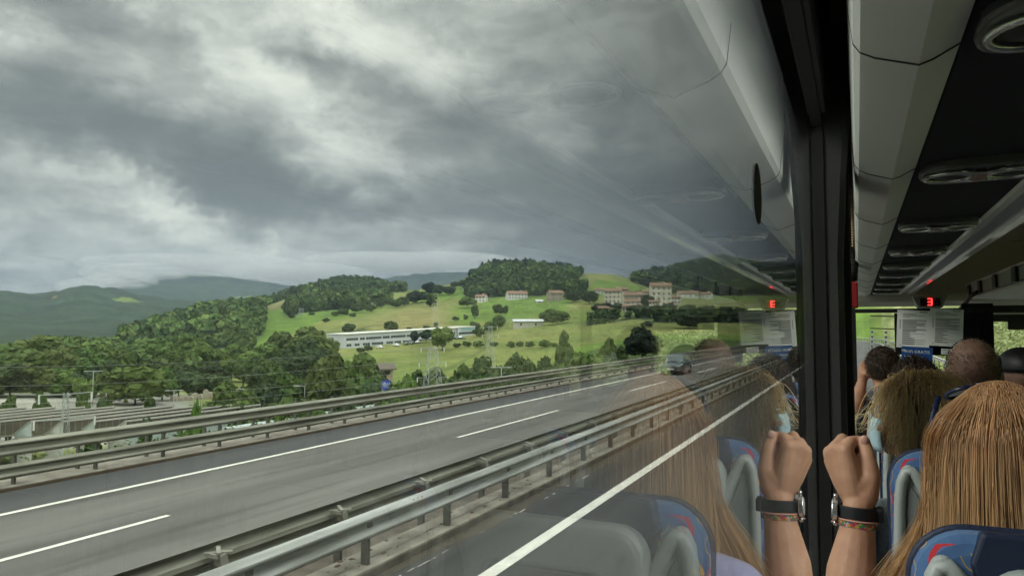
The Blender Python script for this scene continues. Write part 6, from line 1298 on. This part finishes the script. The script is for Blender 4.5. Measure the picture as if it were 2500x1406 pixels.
# ---- short haired man at the window, arm raised to his head
mh = PY(2156, 905, 4.45); 
def mhand(mb):
    w = PY(2104, 925, 4.5); 
    for q in range(4): chain(mb, [w+Vector((-.01+.012*q, 0, .02)), w+Vector((-.008+.013*q, .01, .065)), w+Vector((.006+.013*q, .01, .095))], [.012, .010, .008], 8)
    capsule(mb, w+Vector((0, 0, -.03)), w+Vector((.008, 0, .03)), .024, .028); chain(mb, [w+Vector((.02, 0, 0)), w+Vector((.04, -.02, .04)), w+Vector((.042, -.02, .065))], [.012, .011, .009], 8)
arm2 = dict(side=-1, pts=[PY(2082, 1010, 4.40), PY(2096, 965, 4.45), PY(2104, 935, 4.5)], r=[.040, .036, .027], hand=mhand)
p_, MT, _ = person('short haired man at the window holding his raised hand beside his head', mh, 0, 1.0, SKIN, (.55, .55, .53), vox=.010, raise_arm=arm2)
cap_mesh(MT, p_, mat('hair_cropped', (.045, .030, .020), .8, bump=.6, bscale=160), r=(.080, .098, .095), cut=-.55)
roots, nrm, D = scalp(1500, rg, MT, (.080, .098, .095), zmin=-.5); st_ = np.array([[p, p+np.array(d)*.006+rg.normal(0, .002, 3), p+np.array(d)*.012+np.array([0, 0, -.006])+rg.normal(0, .004, 3)] for p, d in zip(roots, nrm)])
hair('hair', st_, hair_mat('hair_short', None, None), p_, .0013, [(.10, .06, .035), (.05, .03, .02), (.13, .09, .05)], 4)
# ---- balding man
hm_ = PY(2376, 915, 2.95); p_, T_, _ = person('balding man with cropped stubble on a large round head', hm_, R(-4), 1.04, SKIN_P, (.05, .05, .06), vox=.009)
roots, nrm, D = scalp(2600, rg, T_, (.0755, .0935, .0895), c=(0, -.012, .03), zmin=-.5, ymax=.2)
keep = (D[:, 2] < .5) | (rg.random(len(D)) < .25); roots, nrm = roots[keep], nrm[keep]
st_ = np.array([[p, p+np.array(d)*.002, p+np.array(d)*.004+rg.normal(0, .0015, 3)] for p, d in zip(roots, nrm)])
hair('hair', st_, hair_mat('hair_stubble', None, None), p_, .0009, [(.07, .045, .03), (.04, .028, .02), (.12, .09, .06)], 6)
# ---- passenger beyond the frame on the aisle side, seen in the window only
ph_ = Vector((.80, 3.50, Z-.115)); p_, T_, _ = person('dark haired passenger on the aisle side, visible only as a reflection in the window', ph_, 0, 1.0, SKIN, (.05, .05, .055), vox=.012)
cap_mesh(T_, p_, bpy.data.materials['hair_dark'], r=(.088, .106, .104), cut=-.8)
roots, nrm, D = scalp(1200, rg, T_, (.088, .106, .104), zmin=-.6); ctrl = [[p, p+np.array(d)*.008+rg.normal(0, .003, 3), p+np.array(d)*.012+np.array([0, -.004, -.02])+rg.normal(0, .005, 3)] for p, d in zip(roots, nrm)]
hair('hair', smooth_path(np.array(ctrl), 6), bpy.data.materials['hair_brown'], p_, .0012, [(.05, .028, .016), (.02, .012, .008), (.10, .06, .04)], 12)
# ---- passenger with a black cap at the right edge
hc_ = PY(2492, 925, 3.7); p_, T_, _ = person('passenger in a black cap at the aisle', hc_, R(20), 1.0, SKIN_P, (.03, .03, .04), vox=.012)
cm = MB(); cm.sphere((0, -.008, .048), (.086, .104, .085), 24, 16); cm.f = [f for f in cm.f if all(cm.v[i][2] > .03 for i in f)]; cm.mi = [0]*len(cm.f); cm.v = [tuple(T_ @ Vector(p)) for p in cm.v]
co = cm.build('cap', BLACK, p_, smooth=True); so = co.modifiers.new('s', 'SOLIDIFY'); so.thickness = .004
vis = MB(); vis.prism([(-.065, .06), (.065, .06), (.055, .13), (.02, .155), (-.02, .155), (-.055, .13)], .036, .041, axis='z', T=T_); vis.build('visor', BLACK, co)
